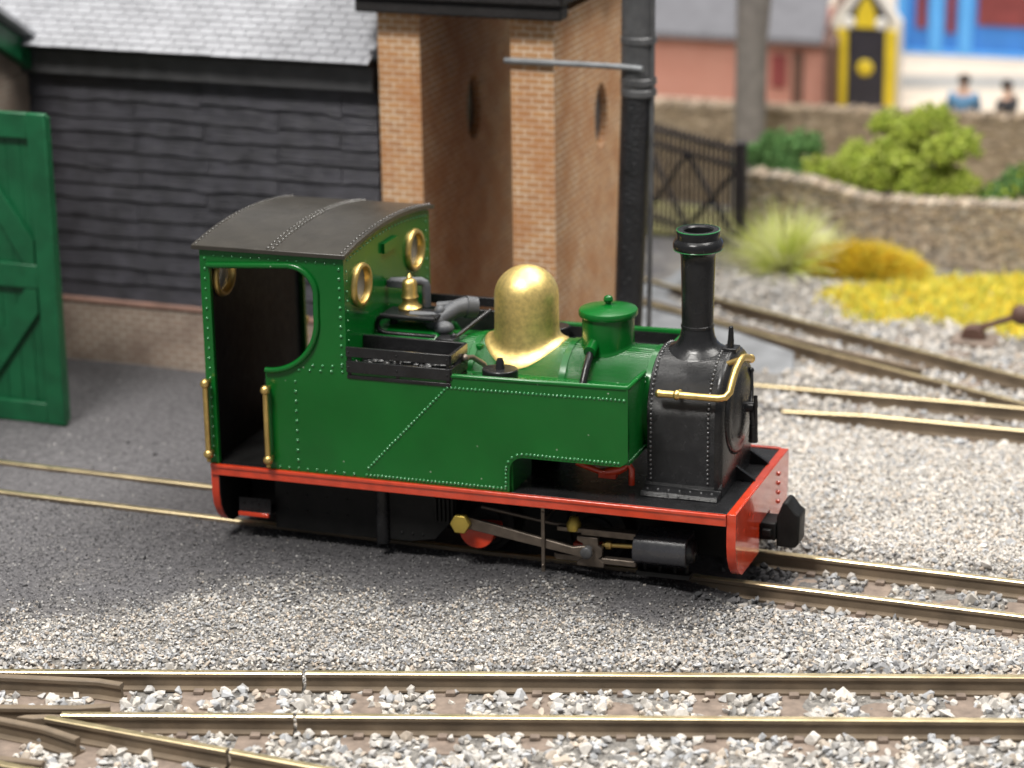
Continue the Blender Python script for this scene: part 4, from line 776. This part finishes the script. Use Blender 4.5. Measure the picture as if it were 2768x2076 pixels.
def bulkhead(x0, x1, name, front):
    top = [(y, ZS + .10 * (1 - (y / 1.165) ** 2) - .003) for y in np.linspace(1.305, -1.058, 17)]
    outl = [(-1.058, ZF), (1.305, ZF)] + [(float(a), float(b)) for a, b in top]
    holes = [[(yc + .20 * math.cos(math.radians(a)), 3.06 + .20 * math.sin(math.radians(a))) for a in range(0, 360, 15)] for yc in (-.68, .87)]
    mb = MB().plate([outl] + holes, 'yz', x0, x1)
    xo = x1 if front else x0; n = (1 if front else -1, 0, 0)
    if front:
        for i in range(26):
            y = -1.0 + i * 2.25 / 25; mb.rivet((xo, y, ZS - .07 + .10 * (1 - (y / 1.165) ** 2)), n, .014)
        mb.rivets((xo, -1.04, 2.3), (xo, -1.04, 3.3), .11, n, .013); mb.rivets((xo, 1.26, 2.3), (xo, 1.26, 3.3), .11, n, .013)
        mb.box(xo - .01, xo + .04, -.06, .34, 3.25, 3.365)
    b = lp(name, mb, [G, 'rivet_green'] if front else 'black_matt')
    for yc in (-.68, .87):
        sg = 1; xo_ = x1
        rg = MB(); rg.lathe([(.195, x0 - .01), (.195, xo_ + .045), (.205, xo_ + .055), (.235, xo_ + .05), (.25, xo_ + .02), (.25, xo_ - .005)], yc, 3.06, 32, axis='x'); rg.f = [f for f in rg.f if len(f) < 10]; rg.m = rg.m[:len(rg.f)]
        r2 = lp('spectacle_ring', rg, 'brass', b)
        gl = MB(); gl.lathe([(.005, x0 + .012), (.198, x0 + .012), (.198, x0 + .024), (.005, x0 + .024)], yc, 3.06, 24, axis='x'); lp('glass', gl, 'window_glass', r2)
bulkhead(XC - .05, XC, 'cab_front', True); bulkhead(XR_ + .004, XR_ + .055, 'cab_rear', False)
lp('rear_skin', MB().plate([[(-1.058, ZF), (1.305, ZF), (1.305, 2.6), (-1.058, 2.6)]], 'yz', XR_ - .02, XR_ + .002), G)
bh = MB(); bh.box(-2.0, XC - .052, -.62, .62, ZF, 2.35); bh.box(-2.4, XC - .055, -1.05, -.9, ZF, 2.0); bh.box(-2.4, XC - .055, .9, 1.05, ZF, 2.0); lp('backhead', bh, 'black_matt', bevel=0.03)
lp('cab_floor', MB().box(-3.02, -1.4, -1.055, 1.055, .952, .965), 'black_matt')
rf_ = MB(); NY = 24; vs = []
for xx in (XR_ - .075, XC + .04):
    for i in range(NY + 1):
        y = -1.165 + 2.61 * i / NY; z = ZS + .10 * (1 - (y / 1.165) ** 2) + .005; vs += [(xx, y, z), (xx, y, z + .05)]
k = 2 * (NY + 1); fs = []
for i in range(NY):
    a = 2 * i; fs += [(a, a + 2, k + a + 2, k + a), (a + 1, k + a + 1, k + a + 3, a + 3), (a, a + 1, a + 3, a + 2), (k + a, k + a + 2, k + a + 3, k + a + 1)]
fs += [(0, k, k + 1, 1), (2 * NY, 2 * NY + 1, k + 2 * NY + 1, k + 2 * NY)]; rf_.add(vs, fs)
def zr(y): return ZS + .10 * (1 - (y / 1.165) ** 2) + .054
for xx, r in ((XR_ - .03, .012), (XC - .01, .013), (-2.23, .014), (-2.17, .014)):
    for i in range(31):
        y = -1.12 + i * 2.52 / 30; rf_.rivet((xx, y, zr(y)), (0, .15 * y, 1), r * 1.6)
lp('cab_roof', rf_, ['roof_black', 'rivet_roof'], bevel=0.007)
lp('roof_strip', MB().prism([(float(y), zr(y) - .01) for y in np.linspace(-1.14, 1.42, 15)] + [(float(y), zr(y) + .004) for y in np.linspace(1.42, -1.14, 15)], 'yz', -2.25, -2.15), 'roof_black')
# --- side tanks
ZT = 2.262
def tank(s):
    y0, y1 = sorted((s * W, s * (W - .055))); n = (0, s, 0); Y = s * W
    cut = [(.535, ZF), (.54, 1.20)] + [(float(a), float(b)) for a, b in arc(.70, 1.215, .16, 180, 90, 6)][1:] + [(1.80, 1.375), (1.885, 1.44)]
    poly = [(XC, ZF)] + cut + [(1.885, ZT - .01), (-.115, ZT - .035), (XC, ZT - .06)]
    mb = MB().plate([poly], 'xz', y0, y1)
    mb.rivets((-.16, Y, 2.10), (1.84, Y, 2.128), .046, n, .0185); mb.rivets((-1.12, Y, 1.085), (-.20, Y, 2.07), .048, n, .0185)
    mb.rivets((-1.1, Y, 1.0), (.49, Y, 1.005), .046, n, .0185); mb.rivets((-1.3, Y, 1.0), (-1.15, Y, 1.0), .1, n, .0185)
    mb.rivets((.495, Y, 1.03), (.497, Y, 1.22), .046, n, .0185)
    for a in (170, 150, 130, 110, 95): mb.rivet((.70 + .20 * math.cos(math.radians(a)), Y, 1.215 + .20 * math.sin(math.radians(a))), n, .0185)
    mb.rivets((.74, Y, 1.417), (1.78, Y, 1.417), .046, n, .0185)
    yi0, yi1 = sorted((s * (W - .055), s * .47))
    mb.box(1.83, 1.885, yi0, yi1, 1.385, ZT - .012); mb.box(.56, 1.83, yi0, yi1, 1.375, 1.42); mb.box(.50, .56, yi0, yi1, ZF, 1.42)
    mb.rivets((1.885, s * 1.06, 1.43), (1.885, s * .50, 1.43), .05, (1, 0, 0), .012); mb.rivets((1.885, s * .50, 1.5), (1.885, s * .50, 2.2), .05, (1, 0, 0), .012)
    t = lp('side_tank', mb, [G, 'rivet_green'])
    lip = MB(); lip.tube([(-.115, s * (W - .012), ZT - .03), (1.86, s * (W - .012), ZT - .006), (1.873, s * (W - .03), ZT - .005), (1.873, s * .5, ZT - .005)], .028, 8); lp('tank_lip', lip, G, t)
    tp = MB(); tp.box(XC, 1.83, min(s * 1.06, s * .42), max(s * 1.06, s * .42), 2.06, 2.11); tp.box(-.1, 1.82, s * 1.057 - .012, s * 1.057 + .012, 2.08, 2.235) if s > 0 else None; tp.rivets((.2, s * .62, 2.115), (1.7, s * .62, 2.115), .06, (0, 0, 1), .014); lp('tank_top', tp, G if s < 0 else 'black_paint', t)
    fc = MB(); fc.prism([(.355 + .20 * math.cos(math.radians(a)), s * .86 + .17 * math.sin(math.radians(a))) for a in range(0, 360, 18)], 'xy', 2.10, 2.285)
    f_ = lp('filler_lid', fc, 'black_paint', bevel=0.012); kn = MB(); kn.tube([(.355, s * .86, 2.28), (.355, s * .86, 2.36), (.355, s * .86, 2.40)], [.05, .045, .03], 12); lp('knob', kn, 'black_paint', f_)
    # coal rails box
    bk = MB(); ya, yb_ = s * (W + .012), s * .64; q0, q1 = min(ya, yb_), max(ya, yb_); x0, x1 = XC + .004, -.12
    for z0, z1 in ((2.185, 2.315), (2.365, 2.475)):
        bk.box(x0, x1, ya - .018, ya + .018, z0, z1);  bk.box(x1 - .02, x1 + .016, q0, q1, z0 - .001, z1 - .001)
    for xx in (x0 + .03, -.74, -.15): bk.box(xx - .022, xx + .022, min(ya - s * .03, ya - s * .005), max(ya - s * .03, ya - s * .005), 2.15, 2.46); bk.box(xx - .022, xx + .022, yb_ - .012, yb_ + .012, 2.1, 2.46); bk.rivet((xx, ya + s * .018, 2.25), n, .013); bk.rivet((xx, ya + s * .018, 2.42), n, .013)
    bk.box(x0, x1, yb_ - .018, yb_ + .018, 2.11, 2.472); bk.box(x0, x1, q0, q1, 2.11, 2.15); b = lp('coal_rails', bk, 'black_paint', bevel=0.006)
    cl = MB(); qq = random.Random(4 + s)
    for _ in range(150): cl.ball((qq.uniform(x0 + .06, x1 - .06), qq.uniform(q0 + .05, q1 - .05), qq.uniform(2.15, 2.30)), qq.uniform(.035, .07), 6, (qq.uniform(.7, 1.3), qq.uniform(.7, 1.3), qq.uniform(.6, 1)))
    lp('coal_load', cl, 'coal', b, 0, 0)
for s in (-1, 1): tank(s)
# --- boiler, smokebox
BZ, BR = 1.82, 0.575
bo = MB(); bo.lathe([(.02, XC - .04), (BR, XC - .04), (BR, 1.94), (.02, 1.94)], 0, BZ, 72, axis='x'); lp('boiler', bo, 'green_boiler')
for xb, w in ((.93, .035), (-.15, .035), (1.90, .03)):
    bb_ = MB(); bb_.lathe([(BR - .05, xb - w), (BR + .012, xb - w), (BR + .012, xb + w), (BR - .05, xb + w)], 0, BZ, 72, axis='x'); lp('boiler_band', bb_, G)
fx = MB(); fx.lathe([(.02, XC - .02), (.66, XC - .02), (.66, -.62), (.62, -.58), (.02, -.58)], 0, BZ, 64, axis='x')
for k in range(9): fx.rivet((-.64, .66 * math.sin(math.radians(-50 + k * 12)), BZ + .66 * math.cos(math.radians(-50 + k * 12))), (0, math.sin(math.radians(-50 + k * 12)), math.cos(math.radians(-50 + k * 12))), .016)
lp('firebox', fx, [G, 'rivet_green'])
SR = 0.62; 
def sbx_outline(r): return [(-r, ZF + .05)] + [(-r * math.cos(math.radians(a)), BZ + r * math.sin(math.radians(a))) for a in range(0, 181, 6)] + [(r, ZF + .05)]
sm = MB(); sm.prism(sbx_outline(SR), 'yz', 1.945, 2.70); 
for xx in (1.985, 2.625):
    for a in range(-4, 185, 5): 
        if a >= 0 and a <= 180: sm.rivet((xx, -SR * math.cos(math.radians(a)), BZ + SR * math.sin(math.radians(a))), (0, -math.cos(math.radians(a)), math.sin(math.radians(a))), .019)
    for s in (-1, 1): sm.rivets((xx, s * SR, 1.10), (xx, s * SR, BZ - .04), .052, (0, s, 0), .019)
sm.prism([(-.80, .958), (-.79, 1.012), (-.635, 1.026), (-.605, 1.10), (.605, 1.10), (.635, 1.026), (.79, 1.012), (.80, .958)], 'yz', 1.92, 2.78)
sm.rivets((1.98, -.715, 1.018), (2.70, -.715, 1.018), .12, (0, -.1, 1), .016)
sm.rivets((2.0, -.795, .985), (2.70, -.795, .985), .12, (0, -1, .1), .012)
smk = lp('smokebox', sm, ['black_smokebox', 'rivet_black'], bevel=0.012)
# front plate with a rounded rim, and the dished door
fpt = MB(); rings = []; N = 0
for r_off, xx in ((SR + .012, 2.70), (SR + .012, 2.735), (SR - .012, 2.765), (SR - .06, 2.785), (.02, 2.79)):
    o_ = sbx_outline(max(r_off, .02)); rings.append([(xx, a, b if r_off > .1 else BZ) for a, b in o_]); N = len(o_)
vs = [p for r in rings for p in r]; fs = [(i * N + k, i * N + (k + 1) % N, (i + 1) * N + (k + 1) % N, (i + 1) * N + k) for i in range(len(rings) - 1) for k in range(N)] + [tuple(range(N))]
fpt.add(vs, fs); fpt.prism([(-SR - .01, .958), (-SR - .01, 1.05), (SR + .01, 1.05), (SR + .01, .958)], 'yz', 2.70, 2.785)
fpl = lp('smokebox_front', fpt, 'black_paint')
dd = MB(); dd.lathe([(.53, 2.78), (.53, 2.80), (.50, 2.825), (.47, 2.83), (.44, 2.825), (.40, 2.84), (.30, 2.868), (.15, 2.885), (.02, 2.89)], 0, BZ - .02, 48, axis='x'); dr_ = lp('smokebox_door', dd, 'black_paint', smk)
hd = MB(); hd.tube([(2.86, 0, BZ - .02), (2.96, 0, BZ - .02)], .06, 14); hd.tube([(2.94, 0, BZ + .02), (2.955, .01, BZ - .2), (2.955, .015, BZ - .42)], [.035, .045, .055], 12); hd.tube([(2.985, 0, BZ - .02), (2.985, -.03, BZ + .12), (2.985, 0, BZ - .25)], .022, 8); lp('door_handle', hd, 'black_paint', dr_)
hg = MB(); hg.tube([(2.845, .30, BZ + .30), (2.875, .22, BZ + .10), (2.90, .1, BZ + .0)], .022, 8); hg.ball((2.845, .30, BZ + .30), .035, 8); lp('door_strap', hg, 'black_paint', dr_)
lm = MB(); lm.tube([(2.69, -.02, 2.40), (2.70, -.02, 2.55), (2.70, -.02, 2.70)], [.045, .035, .026], 10); lm.box(2.62, 2.78, -.10, .08, 2.42, 2.47); lp('lamp_iron', lm, 'black_paint', smk, 0.008)
for y in (-.02, .56):
    gs = MB(); gs.prism([(2.76, .955), (3.0, .955), (2.98, .99), (2.84, 1.08), (2.76, 1.14)], 'xz', y - .025, y + .025)
    lp('gusset', gs, 'black_paint', smk, 0.006)
hr = MB(); pts = [(2.10, -.70, 2.10), (2.76, -.70, 2.10)]; pts += [(2.83, -.69, 2.115), (2.865, -.65, 2.16), (2.87, -.58, 2.25), (2.88, -.48, 2.36), (2.895, -.38, 2.425), (2.90, -.26, 2.435), (2.90, -.10, 2.39), (2.90, .06, 2.33)]
hr.tube(pts, .040, 10); hr.ball((2.10, -.70, 2.10), .045, 10); hr.ball((2.30, -.70, 2.10), .054, 12); hr.tube([(2.30, -.70, 2.10), (2.30, -.58, 2.10)], .03, 8)
hr.ball((2.90, .07, 2.325), .05, 10); hr.tube([(2.90, -.30, 2.43), (2.74, -.28, 2.36)], .03, 8); lp('handrail', hr, 'brass', smk)
# --- chimney, dome, sandbox
cm = MB(); cm.lathe([(.315, -.004), (.295, .010), (.25, .03), (.215, .065), (.19, .12), (.178, .19), (.173, 2.665), (.180, 2.665), (.180, 2.69), (.172, 2.695), (.172, 2.72), (.180, 3.2), (.186, 3.44)], 2.32, 0, 40, saddle=(SR + .004, BZ, 6)); cmo = lp('chimney', cm, 'black_paint', smooth=50)
cpp = MB(); cpp.lathe([(.186, 3.42), (.188, 3.47), (.215, 3.515), (.262, 3.535), (.272, 3.56), (.272, 3.60), (.262, 3.62), (.250, 3.635), (.232, 3.65), (.230, 3.69), (.238, 3.725), (.228, 3.745), (.172, 3.745), (.155, 3.73), (.142, 3.5), (.01, 3.45)], 2.32, 0, 44); cpp.lathe([(.262, 3.527), (.2665, 3.530), (.2675, 3.5345), (.263, 3.538)], 2.32, 0, 44, mi=1); cpp.f = cpp.f[:-2]; cpp.m = cpp.m[:-2]; cpp.lathe([(.232, 3.742), (.236, 3.739), (.235, 3.747), (.226, 3.748)], 2.32, 0, 44, mi=1); cpp.f = cpp.f[:-2]; cpp.m = cpp.m[:-2]; lp('cap', cpp, ['black_paint', 'rivet_green'], cmo, smooth=40)
dm = MB(); prof = [(0.468, -.004), (0.460, .008), (0.432, .016), (0.400, .030), (0.376, .055), (0.361, .095)] + [(.358, 2.60), (.358, 2.88)] + [(.358 * math.cos(math.radians(a)), 2.88 + .335 * math.sin(math.radians(a))) for a in range(9, 90, 9)] + [(.022, 3.2138), (.004, 3.215)]
dm.lathe(prof, .355, 0, 56, saddle=(BR + .004, BZ, 6)); lp('steam_dome', dm, 'brass_paint', smooth=60)
sx = MB(); sx.lathe([(0.298, -.004), (0.296, .006), (0.292, .012), (0.290, .02), (0.288, .03), (0.288, .05)] + [(.288, 2.58), (.288, 2.73)], 1.305, 0, 44, saddle=(BR + .004, BZ, 6)); sbx = lp('sandbox', sx, G)
ld = MB(); ld.lathe([(.29, 2.715), (.318, 2.72), (.326, 2.735), (.326, 2.775), (.318, 2.79), (.26, 2.805), (.12, 2.83), (.05, 2.835), (.03, 2.845), (.03, 2.86), (.045, 2.87), (.055, 2.895), (.045, 2.925), (.02, 2.94), (.004, 2.942)], 1.305, 0, 44); lp('lid', ld, G, sbx, smooth=40)
sp_ = MB(); sp_.tube([(1.22, -.20, 2.44), (1.22, -.36, 2.40), (1.215, -.52, 2.22), (1.21, -.64, 2.05)], .042, 12); lp('sand_pipe', sp_, 'black_paint', sbx)
spc = MB(); spc.tube([(1.22, -.24, 2.45), (1.22, -.40, 2.40)], .07, 14); lp('collar', spc, G, sbx)
# --- fittings on the firebox
mf = MB(); mf.box(-1.28, -.62, -.30, .06, 2.575, 2.615); mf.tube([(-1.24, -.30, 2.595), (-1.30, -.30, 2.57), (-1.32, -.30, 2.50), (-1.30, -.30, 2.43), (-1.22, -.30, 2.40), (-.62, -.30, 2.40)], .03, 10); mf.tube([(-1.28, -.30, 2.6), (-.62, -.30, 2.6)], .032, 10)
for xx in (-1.2, -.75): mf.tube([(xx, -.1, 2.4), (xx, -.1, 2.58)], .05, 10)
lp('manifold', mf, 'black_paint', bevel=0.006)
vv = MB(); vv.lathe([(.13, 2.60), (.135, 2.64), (.10, 2.67), (.085, 2.70), (.088, 2.74), (.10, 2.76), (.085, 2.79), (.085, 2.91), (.07, 2.95), (.03, 2.97), (.035, 2.985), (.02, 3.01), (.004, 3.03)], -1.04, 0, 24); lp('safety_valve', vv, 'brass', smooth=45)
gpi = MB(); gpi.tube([(-1.30, .06, 2.90), (-.96, .16, 2.90), (-.92, .17, 2.875), (-.91, .175, 2.84), (-.91, .175, 2.60)], .05, 10); gpi.box(-1.33, -1.0, .02, .11, 2.84, 2.92); lp('steam_pipe', gpi, 'grey_resin', bevel=0.01)
iv = MB(); iv.ball((-.70, -.10, 2.52), .13, 14, (1, 1, .8)); iv.ball((-.58, -.16, 2.47), .10, 12, (1.3, 1, .8)); iv.tube([(-.98, -.16, 2.60), (-.85, -.14, 2.58), (-.72, -.1, 2.54)], [.045, .06, .09], 12); iv.tube([(-.66, -.08, 2.54), (-.54, .10, 2.62), (-.46, .22, 2.62)], [.09, .10, .115], 14); iv.tube([(-.46, .22, 2.62), (-.36, .30, 2.60)], [.13, .12], 14); iv.ball((-.66, -.05, 2.63), .07, 10); iv.tube([(-.75, .10, 2.64), (-.56, .14, 2.66)], .05, 10); iv.tube([(-.62, -.12, 2.50), (-.66, -.12, 2.3)], .07, 10)
lp('injector', iv, 'grey_resin', smooth=60)
rr_ = MB(); rr_.tube([(-.40, -.30, 2.40), (-.18, .28, 2.58)], .026, 8); rr_.box(-.58, -.36, -.42, -.22, 2.36, 2.42); rr_.ball((-.40, -.30, 2.42), .045, 8); lp('regulator_rod', rr_, 'black_paint', bevel=0.006)
fh = MB(); 
for xx, yy in ((-.10, -.28), (-.10, .25), (-.32, -.4)): fh.tube([(xx, yy, BZ + math.sqrt(BR ** 2 - yy ** 2) - .03), (xx, yy, BZ + math.sqrt(BR ** 2 - yy ** 2) + .03)], .05, 6)
lp('washout_plug', fh, G, bevel=0.005)
ij = MB(); ij.tube([(-.10, -.78, 2.34), (-.04, -.66, 2.32), (.05, -.56, 2.22), (.10, -.54, 2.12)], .03, 10); ij.ball((-.08, -.78, 2.34), .05, 8); lp('feed_pipe', ij, 'dark_steel')
rl = MB(); rl.tube([(1.48, -.62, 1.12), (1.62, -.62, 1.16), (1.70, -.62, 1.20), (1.74, -.62, 1.24), (1.77, -.62, 1.18), (1.77, -.62, 1.0)], [.05, .055, .04, .04, .035, .035], 10); rl.box(1.40, 1.60, -.66, -.58, 1.06, 1.15); rl.tube([(1.14, -.62, 1.2), (1.45, -.62, 1.11)], .035, 8); lp('red_lever', rl, 'red_paint', bevel=0.01)
